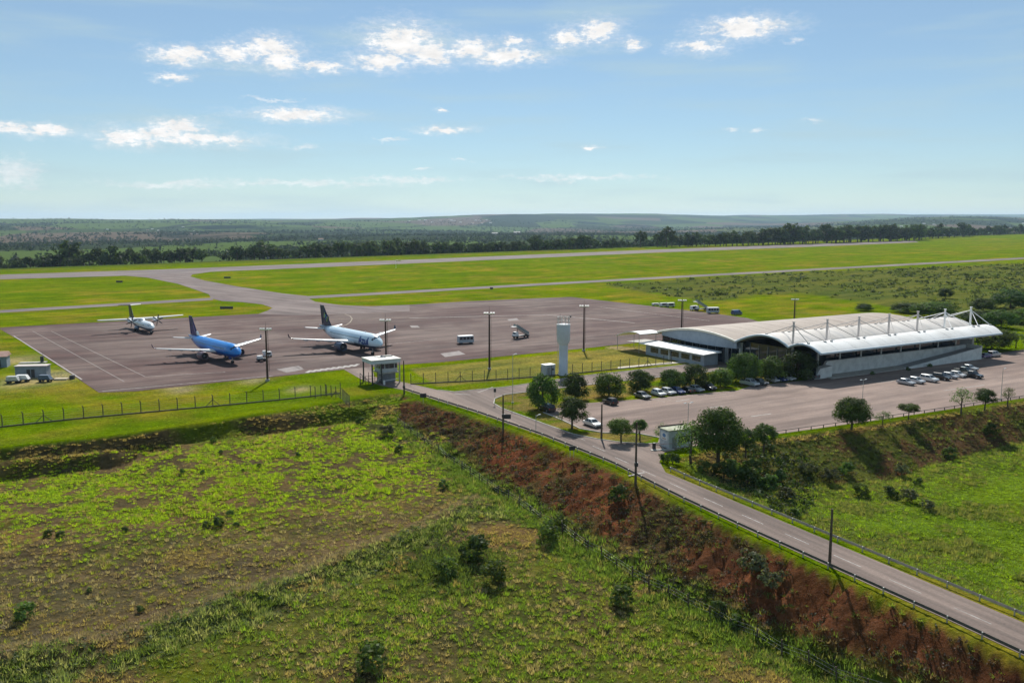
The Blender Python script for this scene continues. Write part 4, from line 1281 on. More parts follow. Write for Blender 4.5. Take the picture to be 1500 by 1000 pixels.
def flood_mast(px, by, ty, label):
    b = G(px, by); h = height_at(b, ty)
    t = thing('floodlight_mast', label, 'mast', (*b, 0), group='floodlight masts round the apron')
    MB().tube((0, 0, -.2), (0, 0, h - .8), .3, .19, 10).build('shaft', M_rust, t)
    MB().tube((0, 0, h - .8), (0, 0, h + 1.2), .05, .02, 6).build('lightning_rod', M_dark, t)
    MB().box((0, 0, .25), (.9, .9, .5)).build('footing', M_conc, t)
    ld = MB()
    for dy in (-.18, .18): ld.tube((.55, dy, 2.5), (.45, dy, h - .6), .025, .025, 4)
    for k in range(int((h - 3.2) / .45)):
        z = 2.6 + k * .45; ld.tube((.54, -.18, z), (.54, .18, z), .02, .02, 4)
        if k % 5 == 0: ld.tube((.2, 0, z), (.55, 0, z), .03, .03, 4)
    ld.build('ladder', M_rust, t)
    a = MB().box((0, 0, h - .9), (2.6, .14, .14)).box((0, 0, h - .9), (.14, 1.6, .14)).build('crossarm', M_galv, t)
    for x, y in ((-1.2, -.12), (-.5, -.12), (.5, -.12), (1.2, -.12)):
        l = MB().box((x, y, h - .62), (.55, .45, .3), 0, .5).build('floodlight', M_lamp, a)
    return t
for px, by, ty, lb in ((392, 558, 478, 'tall rusty floodlight mast beside the nose of the blue jet'), (566, 549, 465, 'tall rusty floodlight mast rising behind the guardhouse'), (717, 541, 455, 'tall rusty floodlight mast between the guardhouse and the water tower'), (855, 514, 445, 'tall rusty floodlight mast just beyond the water tower'), (998, 492, 437, 'tall rusty floodlight mast behind the left end of the terminal roof'), (1163, 474, 436, 'rusty floodlight mast standing in grass behind the terminal')):
    flood_mast(px, by, ty, lb)

def power_pole(px, by, ty, label, z=0, box=None, board=False, arm=False):
    b = G(px, by, z); h = height_at(b, ty) - z
    t = thing('utility_pole', label, 'pole', (*b, z), group='utility poles')
    MB().tube((0, 0, -1.2), (0, 0, h), .21, .12, 10).build('shaft', M_wood if not board else M_polec, t)
    if box: MB().box((.02, -.25, box), (.55, .45, .6)).build('junction_box', M_dark, t)
    if arm:
        a = MB().tube((0, 0, h - .3), (.9, -.5, h - .1), .04, .03, 6).build('lamp_arm', M_galv, t)
        MB().box((1.0, -.55, h - .08), (.5, .2, .1), -.5).build('lamp_head', M_lamp, a)
    return t
power_pole(592, 576, 528, 'dark wooden pole standing in front of the guardhouse', box=1.6)
p_ = power_pole(737, 632, 578, 'tall dark utility pole carrying a small sign board, between road and embankment', -.5, 3.2)
MB().box((.75, -.1, 3.0), (1.5, .06, .9)).build('sign_board', M_dark, p_)
power_pole(881, 643, 592, 'wooden pole on the grass island in front of the car park')
power_pole(931, 706, 618, 'utility pole with junction box beside the guardrail opposite the gate kiosk', box=2.9)
power_pole(1215, 829, 745, 'tall wooden utility pole beside the guardrail of the straight road', -.1)

def light_post(px, by, ty, label, n=2):
    b = G(px, by); h = height_at(b, ty)
    t = thing('street_lamp', label, 'street lamp', (*b, 0), UANG, group='slender street lamps')
    MB().tube((0, 0, 0), (0, 0, h), .075, .045, 8).build('shaft', M_galv, t)
    MB().box((0, 0, .1), (.4, .4, .2)).build('footing', M_conc, t)
    for s in ((-1, 1) if n == 2 else (1,)):
        a = MB().tube((0, 0, h - .1), (s * .8, 0, h + .05), .03, .025, 6).build('arm', M_galv, t)
        MB().hexa([(s * .8 - .3, -.13, h), (s * .8 + .3, -.13, h), (s * .8 + .3, .13, h), (s * .8 - .3, .13, h), (s * .8 - .2, -.08, h + .12), (s * .8 + .2, -.08, h + .12), (s * .8 + .2, .08, h + .12), (s * .8 - .2, .08, h + .12)]).build('lamp_head', M_lamp, a)
    return t
light_post(751, 590, 519, 'slender street lamp at the road fork near the round trees', 1)
light_post(1007, 646, 590, 'slender twin-headed street lamp behind the gate kiosk')
light_post(1263, 592, 556, 'slender twin-headed street lamp in the car park facing the terminal')
light_post(1466, 586, 540, 'slender street lamp at the car park edge beside the small trees', 1)
light_post(785, 632, 608, 'short thin lamp post on the kerb of the grass island', 1)

def road_sign(px, by, ty, label, w, h, legs, panel, z=0, ang=0):
    b = G(px, by, z); top = height_at(b, ty) - z
    t = thing('road_sign', label, 'sign', (*b, z), ang)
    MB().box((0, 0, top - h / 2), (w, .05, h)).build('panel', panel, t)
    for k in range(legs):
        x = 0 if legs == 1 else (k - .5) * w * .6
        MB().tube((x, .06, -.3), (x, .06, top - .05), .045, .045, 6).build('leg', M_galv, t)
road_sign(620, 589, 576, 'dark road sign panel on one leg at the guardrail below the guardhouse', 1.4, .95, 1, M_dark, 0, R(15))
road_sign(838, 668, 653, 'dark road sign on two thin legs at the guardrail halfway down the road', 1.15, .75, 2, M_dark, 0, R(25))
road_sign(725, 592, 569, 'small dark sign on a post at the tip of the grass island', .55, .8, 1, M_dark, 0, 0)
for px, by, w, lb in ((175, 414, 9, 'low black distance board in the grass near the taxiway bend'), (333, 408, 10, 'low black distance board in the grass between runway and service road'), (332, 453, 13, 'long low black board on the grass behind the white jet tail'), (720, 424, 4, 'small black marker board beside the service road behind the apron')):
    t = thing('marker_board', lb, 'sign', (*G(px, by), 0), 0)
    MB().box((0, 0, .75), (w * .45, .3, 1.1)).build('panel', M_dark, t)
    for s in (-1, 1): MB().box((s * w * .15, 0, .1), (.15, .25, .4)).build('leg', M_grey, t)
t = thing('windsock', 'pale windsock on a mast beside the runway', 'windsock', (*G(580, 393), 0))
MB().tube((0, 0, 0), (0, 0, 7), .12, .08, 6).build('mast', M_wht, t)
MB().rings([[(x, r * math.cos(q), 6.6 - x * .12 + r * math.sin(q)) for q in np.linspace(0, 6.283, 10, endpoint=False)] for x, r in ((0, .6), (2, .5), (4.5, .3))], False).build('sock', plain('windsock_cloth', (.75, .6, .4), .8), t)

# ------------------------------------------------------------------ fences
def resample(pts, step):
    out = []; carry = 0.0
    for a, b in zip(pts[:-1], pts[1:]):
        a, b = Vector(a[:2]), Vector(b[:2]); l = (b - a).length
        s = carry
        while s < l:
            out.append(a + (b - a) * (s / l)); s += step
        carry = s - l
    return out

def post_fence(label, pts, step, kind='concrete', beam=True, group=None):
    P = resample(pts, step)
    t = thing('fence', label, 'fence', (P[0].x, P[0].y, 0))
    O = P[0]
    if kind == 'concrete':
        mb = MB().box((0, 0, 1.05), (.15, .15, 2.5)); mb.hexa([(-.075, -.075, 2.3), (.075, -.075, 2.3), (.075, .075, 2.3), (-.075, .075, 2.3), (-.07, -.42, 2.72), (.07, -.42, 2.72), (.07, -.30, 2.76), (-.07, -.30, 2.76)])
        me = mb.mesh('post', plain('fence_post_concrete', (.11, .095, .08), .9, 0, .3, 3))
    else:
        me = MB().tube((0, 0, -.4), (0, 0, 1.55), .1, .085, 7).mesh('post', M_wood)
    tops = []
    rr = random.Random(len(P))
    for i, p in enumerate(P):
        o = link('post', me, t)
        z = float(HZ(p.x, p.y)) if kind != 'concrete' else 0
        o.location = (p.x - O.x, p.y - O.y, z)
        if kind != 'concrete':
            o.rotation_euler = (rr.uniform(-.12, .12), rr.uniform(-.12, .12), 0); o.scale = (1, 1, rr.uniform(.8, 1.15))
        tops.append(Vector((p.x - O.x, p.y - O.y, z)))
        if kind == 'concrete' and i % 9 == 4 and i + 1 < len(P):
            d = (P[i + 1] - p).normalized().to_3d()
            for s in (-1, 1):
                MB().tube(Vector((0, 0, 1.6)), d * s * 1.6 + Vector((0, 0, .05)), .07, .07, 6).build('brace', MATS['fence_post_concrete'], o)
    zs = (.35, .8, 1.25, 1.7, 2.15) if kind == 'concrete' else (.5, .95, 1.35)
    for z in zs:
        w = MB()
        for a, b in zip(tops[:-1], tops[1:]):
            w.tube(a + Vector((0, 0, z)), b + Vector((0, 0, z)), .013, .013, 3, False)
        w.build('wire', M_galv, t)
    if beam:
        w = MB()
        for a, b in zip(tops[:-1], tops[1:]):
            c = (a + b) / 2; d = b - a
            w.box((c.x, c.y, .1), (d.length, .12, .3), math.atan2(d.y, d.x))
        w.build('footing_beam', MATS['fence_post_concrete'], t)
    return t
post_fence('long fence of concrete posts and wires on the mown strip below the apron', L([(-60, 632), (0, 626), (110, 614), (350, 592), (410, 586), (520, 574)]), 3.6)
post_fence('fence of concrete posts with bent tops running from the guardhouse to the terminal', L([(602, 563), (640, 561), (700, 558), (757, 554.5), (800, 551), (846, 547), (903, 541), (945, 537), (990, 531)]), 3.1)
post_fence('leaning wooden pasture fence along the foot of the red embankment', [p[:2] for p in TOE[:-1]] + [tuple(Vector(TOE[-2][:2]) + _dt * 20)], 3.4, 'wood', False)
post_fence('short run of old posts beside the guardhouse gate', L([(462, 583), (478, 580), (500, 584), (512, 596)]), 1.6, 'concrete', False)

def guardrail(label, pts, step, mat, h=.72, low=False):
    P = resample(pts, step)
    O = P[0]
    t = thing('guardrail', label, 'guardrail', (O.x, O.y, .0))
    me = MB().box((0, 0, h / 2 - .25), (.12, .12, h + .5)).mesh('post', M_galv if not low else M_dark)
    Q = [Vector((p.x - O.x, p.y - O.y, 0)) for p in P]
    for i, q in enumerate(Q):
        o = link('post', me, t); o.location = q
        d = Q[min(i + 1, len(Q) - 1)] - Q[max(i - 1, 0)]; o.rotation_euler.z = math.atan2(d.y, d.x)
    for k in range(0, len(Q) - 1, 2):
        seg = Q[k:k + 3]
        mb = MB()
        for a, b in zip(seg[:-1], seg[1:]):
            d = (b - a); n = Vector((-d.y, d.x, 0)).normalized()
            if low:
                mb.tube(a + Vector((0, 0, h)), b + Vector((0, 0, h)), .06, .06, 6); continue
            prof = ((.0, h - .32), (.06, h - .26), (.06, h - .2), (.0, h - .16), (.06, h - .1), (.06, h - .04), (0, h), (-.012, h), (-.012, h - .32))
            mb.rings([[a + n * (u + .08) + Vector((0, 0, z)) for u, z in prof], [b + n * (u + .08) + Vector((0, 0, z)) for u, z in prof]], True, False)
        mb.build('rail', mat, t)
    return t
M_rail = plain('guardrail_zinc', (.42, .43, .43), .4, .7, .2, 2)
guardrail('long steel guardrail on the embankment side of the road', offset(ROAD_NEAR, .55)[:-1] + [tuple(Vector(offset(ROAD_NEAR, .55)[-2]) + _dr * 30)], 3.9, plain('shaded_guardrail', (.10, .10, .095), .6, .2, .25, 2))  # shade on this rail's visible face put into a darker, duller base colour
guardrail('bright steel guardrail on the pasture side of the straight road', L([(982, 690)]) + offset(ROAD_FAR, -.75)[:-1] + [tuple(Vector(offset(ROAD_FAR, -.75)[-2]) + _dr * 30)], 3.9, M_rail)
guardrail('low dark pipe rail along the outer edge of the car park', [tuple(Vector(p)) for p in offset(LOT_EDGE, .5)[3:]], 3.2, M_dark, .62, True)
# ------------------------------------------------------------------ cars
def car_paint(name, rgb):
    if name in MATS: return MATS[name]
    m, nt, b, out = newmat(name)
    nt.links.new(mixc(nt, ramp(nt, noise(nt, 2.0, 4), .45, .75, 0, .25), rgb, tuple(c * .6 + .04 for c in rgb)), b.inputs['Base Color'])
    b.inputs['Roughness'].default_value = .3
    b.inputs['Metallic'].default_value = .15
    b.inputs['Coat Weight'].default_value = .6
    MATS[name] = m
    return m
M_cglass = glass_mat('car_glass', (.012, .014, .018), .05)
M_hlamp = plain('headlamp_lens', (.7, .72, .75), .15)
M_tlamp = plain('tail_lamp_red', (.35, .02, .02), .25)
M_rim = plain('alloy_rim', (.4, .4, .42), .35, .7)

def car_body_mesh(kind):
    """front at +x. returns body builder, roof outline, length, width, wheel x"""
    L_, W_, Hh = {'hatch': (3.9, 1.7, 1.5), 'sedan': (4.5, 1.75, 1.46), 'suv': (4.5, 1.85, 1.7), 'pickup': (5.2, 1.85, 1.78), 'van': (4.9, 1.95, 2.1)}[kind]
    hl = L_ / 2
    belt = {'hatch': .92, 'sedan': .9, 'suv': 1.04, 'pickup': 1.06, 'van': 1.12}[kind]
    hood = {'hatch': .86, 'sedan': .82, 'suv': .98, 'pickup': 1.02, 'van': 1.05}[kind]
    # lower body outline (x, z)
    low = [(-hl, .42), (-hl + .05, .3), (hl - .12, .26), (hl, .42), (hl - .02, .62), (hl - .18, hood - .06), (hl - .95, hood), (hl - 1.15, belt), (-hl + .3, belt), (-hl + .02, belt - .1)]
    return L_, W_, Hh, belt, low
CAR_MESH = {}
def make_car(kind, mat, label, loc, rz, group):
    L_, W_, Hh, belt, low = car_body_mesh(kind)
    hl = L_ / 2; hw = W_ / 2
    t = thing({'hatch': 'parked_car', 'sedan': 'parked_car', 'suv': 'parked_car', 'pickup': 'pickup_truck', 'van': 'parked_van'}[kind], label, {'pickup': 'pickup truck', 'van': 'van'}.get(kind, 'car'), loc, rz, group)
    def get(nm, fn):
        k = (kind, nm)
        if k not in CAR_MESH: CAR_MESH[k] = fn()
        return CAR_MESH[k]
    def body():
        mb = MB()
        rg = []
        for y, s in ((-hw, .93), (-hw + .07, .985), (-hw + .2, 1), (hw - .2, 1), (hw - .07, .985), (hw, .93)):
            rg.append([(x * (1 - (1 - s) * .5), y, .62 + (z - .62) * s) for x, z in low])
        mb.rings(rg, True, False)
        if kind == 'pickup':   # open load bed behind the cab
            mb.box((-hl + .03, 0, 1.12), (.06, W_ - .2, .16))
        return mb
    cab = {'hatch': (-hl + .12, -hl + .45, hl - 1.75, hl - 1.05), 'sedan': (-hl + .55, -hl + 1.15, hl - 2.0, hl - 1.25), 'suv': (-hl + .1, -hl + .4, hl - 1.85, hl - 1.1), 'pickup': (-hl + 1.75, -hl + 1.95, hl - 1.95, hl - 1.2), 'van': (-hl + .06, -hl + .2, hl - 1.3, hl - .55)}[kind]
    xb, xrb, xrf, xf = cab
    wb, wt = hw - .07, hw - .25
    zb, zt = belt - .02, Hh
    def cabin():
        mb = MB()
        mb.rings([[(xb, -wb, zb), (xf, -wb, zb), (xf, wb, zb), (xb, wb, zb)], [(xrb, -wt, zt - .06), (xrf, -wt, zt - .06), (xrf, wt, zt - .06), (xrb, wt, zt - .06)], [(xrb + .1, -wt + .1, zt), (xrf - .12, -wt + .1, zt), (xrf - .12, wt - .1, zt), (xrb + .1, wt - .1, zt)]], True, False)
        return mb
    def lerp(a, b, q): return a + (b - a) * q
    def panes(which):
        mb = MB(); o = .012
        if which in ('l', 'r'):
            s = 1 if which == 'l' else -1
            def pt(fx, fz):
                q = .12 + .74 * fz
                x0, x1 = lerp(xb, xrb, q), lerp(xf, xrf, q)
                return (lerp(x0, x1, fx), s * (lerp(wb, wt, q) + o), lerp(zb, zt - .06, q))
            cuts = ((.05, .47), (.51, .92)) if kind != 'van' else ((.68, .93),)
            for a, b in cuts: mb.add([pt(a, 0), pt(b, 0), pt(b, 1), pt(a, 1)], [(0, 1, 2, 3) if s < 0 else (3, 2, 1, 0)])
        else:
            f = which == 'f'
            xa, xr_ = (xf, xrf) if f else (xb, xrb)
            def pt(fy, q):
                w = lerp(wb, wt, q) - .1
                return (lerp(xa, xr_, q) + (o if f else -o), fy * w, lerp(zb, zt - .06, q) + .01)
            mb.add([pt(-1, .1), pt(1, .1), pt(1, .92), pt(-1, .92)], [(0, 1, 2, 3)])
        return mb
    def put(nm, key, fn, m, par):
        me = get(key, lambda: fn().mesh(key))
        if not me.materials: me.materials.append(m)
        o = link(nm, me, par)
        o.material_slots[0].link = 'OBJECT'; o.material_slots[0].material = m
        return o
    bd = put('body', 'body', body, mat, t)
    cb = put('cabin', 'cabin', cabin, mat, t)
    for w, nm in (('f', 'windscreen'), ('b', 'rear_window'), ('l', 'side_window'), ('r', 'side_window')):
        put(nm, 'pane_' + w, lambda w=w: panes(w), M_cglass, cb)
    if kind == 'pickup':
        put('load_bed', 'bed', lambda: MB().box((-hl + .9, 0, belt + .004), (1.55, W_ - .34, .02)), M_black, t)
    wr = {'suv': .36, 'pickup': .38}.get(kind, .32)
    def wheel(): return MB().tube((0, -.11, 0), (0, .11, 0), wr, wr, 16)
    def rim(): return MB().tube((0, -.125, 0), (0, .125, 0), wr * .62, wr * .62, 12)
    for sx in (hl - .82, -hl + .82):
        for s in (-1, 1):
            w = put('wheel', 'wheel', wheel, M_black, t); w.location = (sx, s * (hw - .12), wr)
            put('rim', 'rim', rim, M_rim, w)
    zl = low[4][1]
    for s in (-1, 1):
        put('headlight', 'head%d' % s, lambda s=s: MB().box((hl - .08, s * (hw - .32), zl + .06), (.16, .36, .16)), M_hlamp, bd)
        put('tail_light', 'tail%d' % s, lambda s=s: MB().box((-hl + .03, s * (hw - .2), belt - .18), (.1, .2, .26)), M_tlamp, bd)
    put('bumper', 'bump', lambda: MB().box((hl - .03, 0, .42), (.12, W_ - .3, .16)), M_black, bd)
    return t
PAINT = {'white': (.72, .72, .71), 'silver': (.42, .44, .46), 'grey': (.13, .14, .15), 'black': (.012, .012, .014), 'blue': (.03, .06, .2), 'red': (.28, .03, .025), 'green': (.05, .08, .07), 'pale': (.55, .57, .6)}
VANG = math.atan2(VAX.y, VAX.x)
TR = 'cars along the row of round trees'
TE = 'cars in front of the terminal'
CARS = [
    (894, 594, 'hatch', 'black', 1, 'black hatchback under the tree at the car park entrance end of the row', TR),
    (941, 585, 'sedan', 'grey', -1, 'dark grey sedan parked alone beside the white hatchback under the round trees', TR),
    (965, 581.5, 'hatch', 'white', -1, 'white hatchback parked next to the dark grey sedan by the trees', TR),
    (979, 579.5, 'hatch', 'pale', -1, 'pale hatchback between the white hatchback and the blue sedan', TR),
    (992, 578, 'sedan', 'blue', -1, 'blue sedan parked in the tree row beside a black sedan', TR),
    (1005, 576.5, 'sedan', 'black', 1, 'black sedan parked in the tree row between blue and silver cars', TR),
    (1019, 575, 'sedan', 'silver', -1, 'silver sedan parked beside the black off-roader near the trees', TR),
    (1037, 572.5, 'suv', 'black', -1, 'black off-roader at the end of the close row of cars by the trees', TR),
    (1098, 566.5, 'pickup', 'silver', -1, 'silver pickup truck in front of the largest tree of the row', TR),
    (1113, 565, 'sedan', 'grey', -1, 'grey sedan tucked in beside the silver pickup truck', TR),
    (1131, 561.5, 'hatch', 'silver', -1, 'silver hatchback in the group of three nearest the terminal corner', TR),
    (1142, 560, 'sedan', 'blue', -1, 'dark blue sedan in the middle of the three cars near the terminal corner', TR),
    (1153, 558.5, 'sedan', 'white', -1, 'white sedan last of the three cars near the terminal corner', TR),
    (1186, 556, 'pickup', 'grey', 1, 'grey pickup truck standing in the shade of the terminal', TR),
    (868, 626, 'sedan', 'white', -1, 'white sedan parked beside the wooden pole on the grass island', TR),
    (801, 604, 'suv', 'black', 1, 'black car half hidden in the shade of the first round tree', TR),
    (1327, 565, 'sedan', 'silver', -1, 'silver sedan first of the cars facing the terminal ramp', TE),
    (1343, 563, 'hatch', 'pale', -1, 'pale hatchback beside the silver sedan facing the terminal ramp', TE),
    (1361, 560.5, 'suv', 'white', -1, 'white off-roader facing the terminal ramp', TE),
    (1379, 558, 'suv', 'black', -1, 'black off-roader beside the white off-roader facing the ramp', TE),
    (1392, 556, 'hatch', 'silver', -1, 'small silver hatchback behind the black off-roader facing the ramp', TE),
    (1403, 554, 'hatch', 'white', -1, 'white hatchback beside the green pickup truck facing the ramp', TE),
    (1424, 555, 'pickup', 'black', -1, 'black pickup truck at the end of the cars facing the ramp', TE),
    (1412, 549, 'pickup', 'green', -1, 'dark green pickup truck parked behind the black pickup truck', TE),
    (1420, 544, 'sedan', 'silver', -1, 'silver sedan in the shade at the back of the cars facing the ramp', TE),
    (1456, 524, 'suv', 'silver', 2, 'silver off-roader standing at the far traffic island beyond the terminal', None),
    (1443, 526, 'sedan', 'blue', 2, 'blue sedan half in the terminal shade by the far traffic island', None),
    (1004, 525, 'hatch', 'red', 3, 'dark red hatchback beside the service wing of the terminal', None),
    (1016, 524, 'van', 'white', 3, 'white van beside the service wing of the terminal', None),
    (1031, 522, 'van', 'grey', 3, 'grey van beside the service wing of the terminal', None),
    (1079, 463, 'van', 'blue', 2, 'dark blue van at the far corner of the apron', None),
]
rc = random.Random(9)
for px, py, kind, colr, d, lb, grp in CARS:
    rz = {1: VANG, -1: VANG + math.pi, 2: UANG, 3: UANG + .25}[d] + rc.uniform(-.05, .05)
    make_car(kind, car_paint('car_paint_' + colr, PAINT[colr]), lb, (*G(px, py - 2), .05), rz, grp)

# ------------------------------------------------------------------ ground support equipment
def wheels4(t, x, y, r, w=.16):
    for sx in (-1, 1):
        for s in (-1, 1):
            MB().tube((sx * x, s * y - w / 2, r), (sx * x, s * y + w / 2, r), r, r, 12).build('wheel', M_black, t)
def bus(loc, rz, label):
    t = thing('apron_bus', label, 'bus', loc, rz)
    b = MB().hexa([(-2.6, -1.1, .4), (2.6, -1.1, .4), (2.6, 1.1, .4), (-2.6, 1.1, .4), (-2.55, -1.05, 2.45), (2.4, -1.05, 2.45), (2.4, 1.05, 2.45), (-2.55, 1.05, 2.45)]).build('body', plain('bus_grey', (.4, .44, .48), .4), t)
    MB().box((-.05, 0, 2.52), (5.0, 2.2, .14)).build('roof', M_wht, t)
    for s in (-1, 1):
        for k in range(4): MB().box((-1.85 + k * 1.2, s * 1.075, 1.75), (1.0, .06, .8)).build('window', M_glass, b)
    MB().box((2.5, 0, 1.75), (.06, 1.8, .85)).build('windscreen', M_glass, b)
    wheels4(t, 1.7, .95, .42)
    return t
bus(Vector((*G(682, 503), .06)), UANG - .15, 'small grey passenger bus standing alone on the apron')
def stair_truck(loc, rz, label, sc=1.0, cat='stair truck'):
    t = thing('stair_truck', label, cat, loc, rz); t.scale = (sc,) * 3
    MB().box((0, 0, .75), (6.2, 2.0, .3)).build('chassis', M_dark, t)
    cb = MB().hexa([(1.6, -.95, .9), (3.1, -.95, .9), (3.1, .95, .9), (1.6, .95, .9), (1.7, -.85, 2.2), (2.7, -.85, 2.2), (2.7, .85, 2.2), (1.7, .85, 2.2)]).build('cab', M_wht, t)
    MB().hexa([(2.93, -.8, 1.55), (2.97, -.8, 1.55), (2.97, .8, 1.55), (2.93, .8, 1.55), (2.74, -.75, 2.1), (2.8, -.75, 2.1), (2.8, .75, 2.1), (2.74, .75, 2.1)]).build('windscreen', M_glass, cb)
    st = MB().hexa([(-3.0, -.8, .9), (-2.4, -.8, .9), (-2.4, .8, .9), (-3.0, .8, .9), (2.2, -.8, 4.0), (2.7, -.8, 4.0), (2.7, .8, 4.0), (2.2, .8, 4.0)]).build('stair_flight', M_galv, t)
    for k in range(13): MB().box((-2.75 + k * .4, 0, 1.12 + k * .245), (.3, 1.5, .05)).build('tread', M_grey, st)
    for s in (-1, 1):
        MB().hexa([(-2.9, s * .82 - .03, 1.0), (2.4, s * .82 - .03, 4.0), (2.4, s * .82 + .03, 4.0), (-2.9, s * .82 + .03, 1.0), (-2.9, s * .82 - .03, 1.9), (2.4, s * .82 - .03, 5.0), (2.4, s * .82 + .03, 5.0), (-2.9, s * .82 + .03, 1.9)]).build('side_panel', plain('stair_panel', (.22, .27, .27), .6), st)
    pl = MB().box((3.1, 0, 4.05), (1.3, 1.7, .12)).build('platform', M_wht, t)
    for x, y in ((3.7, -.8), (3.7, .8), (2.6, -.8), (2.6, .8)): MB().tube((x, y, 4.1), (x, y, 5.1), .03, .03, 6).build('rail_post', M_galv, pl)
    MB().tube((1.0, 0, .9), (1.6, 0, 3.3), .12, .1, 8).build('lifting_strut', M_dark, t)
    wheels4(t, 2.2, .9, .45)
    return t
stair_truck(Vector((*G(763, 495), .06)), math.pi + UANG + .1, 'boarding stair truck standing alone in the middle of the apron')
stair_truck(Vector((*G(1027, 455), .06)), math.pi + .3, 'boarding stair truck among vehicles at the far apron corner')
def cart(loc, rz, label, colour=M_wht, l=3.0, h=1.4, grp=None):
    t = thing('baggage_cart', label, 'cart', loc, rz, grp)
    MB().box((0, 0, .5), (l, 1.5, .14)).build('deck', M_grey, t)
    bx_ = MB().hexa([(-l / 2 + .1, -.7, .57), (l / 2 - .1, -.7, .57), (l / 2 - .1, .7, .57), (-l / 2 + .1, .7, .57), (-l / 2 + .1, -.65, .57 + h), (l / 2 - .1, -.65, .57 + h), (l / 2 - .1, .65, .57 + h), (-l / 2 + .1, .65, .57 + h)]).build('cover', colour, t)
    MB().box((0, -.7, .62 + h * .5), (l * .6, .06, h * .6)).build('curtain', M_dark, bx_)
    MB().tube((l / 2, 0, .45), (l / 2 + .9, 0, .35), .05, .05, 6).build('drawbar', M_dark, t)
    wheels4(t, l * .33, .65, .28, .14)
    return t
cart(Vector((*G(960, 448), .06)), .2, 'low white cart at the outer end of the vehicles by the apron edge', l=3.2, h=.7)
cart(Vector((*G(972, 449.5), .06)), .4, 'white covered cart beside a grey tug at the apron edge', l=4, h=1.3)
cart(Vector((*G(982, 450), .06)), .3, 'grey covered cart last in the train at the apron edge', M_galv, 4, 1.5)
cart(Vector((*G(1016, 455), .06)), .5, 'white covered cart beside the boarding stairs at the far apron corner', l=3.4, h=1.6)
bus(Vector((*G(1044, 459), .06)), .15, 'grey bus parked with carts at the far apron corner')
cart(Vector((*G(392, 523), .06)), .8, 'small white service cart beside the nose of the blue jet', l=2.2, h=1.0)
t = thing('ground_power_unit', 'small white ground power unit with raised panel ahead of the blue jet', 'power unit', Vector((*G(383, 529), .06)), .5)
MB().box((0, 0, .55), (2.6, 1.3, .5)).build('chassis', M_dark, t)
MB().box((-.4, 0, 1.2), (1.5, 1.2, .8)).build('housing', M_wht, t)
MB().box((.9, 0, 2.6), (.9, .9, .7)).build('raised_panel', M_wht, t)
MB().tube((.9, 0, .8), (.9, 0, 2.3), .08, .08, 8).build('mast', M_galv, t)
wheels4(t, .8, .6, .3)

def trailer(loc, rz, label, colour):
    t = thing('equipment_trailer', label, 'trailer', loc, rz)
    MB().box((0, 0, .62), (3.4, 1.6, .2)).build('deck', M_dark, t)
    MB().hexa([(-1.5, -.75, .72), (1.5, -.75, .72), (1.5, .75, .72), (-1.5, .75, .72), (-1.4, -.7, 1.75), (.9, -.7, 1.75), (.9, .7, 1.75), (-1.4, .7, 1.75)]).build('housing', colour, t)
    MB().tube((1.7, 0, .55), (2.6, 0, .4), .06, .06, 6).build('drawbar', M_dark, t)
    wheels4(t, 1.0, .75, .36)
trailer(Vector((*G(20, 561), 0)), .1, 'pale equipment trailer in front of the grey shed, outer one', M_galv)
trailer(Vector((*G(34, 559), 0)), .1, 'white equipment trailer in front of the grey shed, middle one', M_wht)
trailer(Vector((*G(67, 559), 0)), .0, 'dark blue equipment trailer at the end of the grey shed', plain('trailer_blue', (.06, .1, .16), .5))
t = thing('equipment_shed', 'long low grey shed beside the corner of the apron', 'shed', Vector((*G(46, 553), 0)), .12)
MB().box((0, 1.2, 1.45), (7.6, 2.6, 2.9)).build('wall', plain('shed_wall', (.22, .26, .31), .7, 0, .15, 1), t)
MB().box((0, 1.2, 3.0), (8.0, 3.0, .18)).build('roof', plain('shed_roof', (.5, .44, .42), .7, 0, .2, .8), t)
for x in (-.6, .5): MB().box((x, -.13, 1.1), (.85, .07, 2.1)).build('door', M_dark, t)
t = thing('storage_hut', 'grey storage hut with pale reddish roof at the edge of the apron grass', 'hut', Vector((*G(-8, 537), 0)), .3)
MB().box((0, 0, 1.5), (7, 4, 3.0)).build('wall', MATS['shed_wall'], t)
MB().hexa([(-3.8, -2.4, 3.0), (3.8, -2.4, 3.0), (3.8, 2.4, 3.0), (-3.8, 2.4, 3.0), (-3.8, -.2, 4.2), (3.8, -.2, 4.2), (3.8, .2, 4.2), (-3.8, .2, 4.2)]).build('roof', plain('hut_roof', (.5, .3, .24), .8, 0, .2, .8), t)
MB().box((1.5, -2.03, 1.1), (1.0, .08, 2.1)).build('door', M_dark, t)
t = thing('electrical_cabinet', 'dark upright electrical cabinet on a slab at the apron edge', 'cabinet', Vector((*G(62, 531), 0)), .2)
MB().box((0, 0, .9), (.8, .6, 1.8)).build('housing', M_dark, t)
MB().box((-2.4, 0, .12), (7, 2.0, .24)).build('slab', M_conc, t)
MB().tube((.2, .2, 1.8), (.2, .2, 2.9), .04, .04, 6).build('vent_pipe', M_dark, t)
t = thing('pallet_stack', 'pale pallet and dark equipment frame beside the apron corner', 'pallets', Vector((*G(90, 556), 0)), .1)
MB().box((0, 0, .2), (3.2, 1.8, .4)).build('pallet', plain('pallet_wood', (.5, .42, .3), .9), t)
MB().box((2.4, .6, .5), (1.0, 1.0, 1.0)).build('frame', M_dark, t)

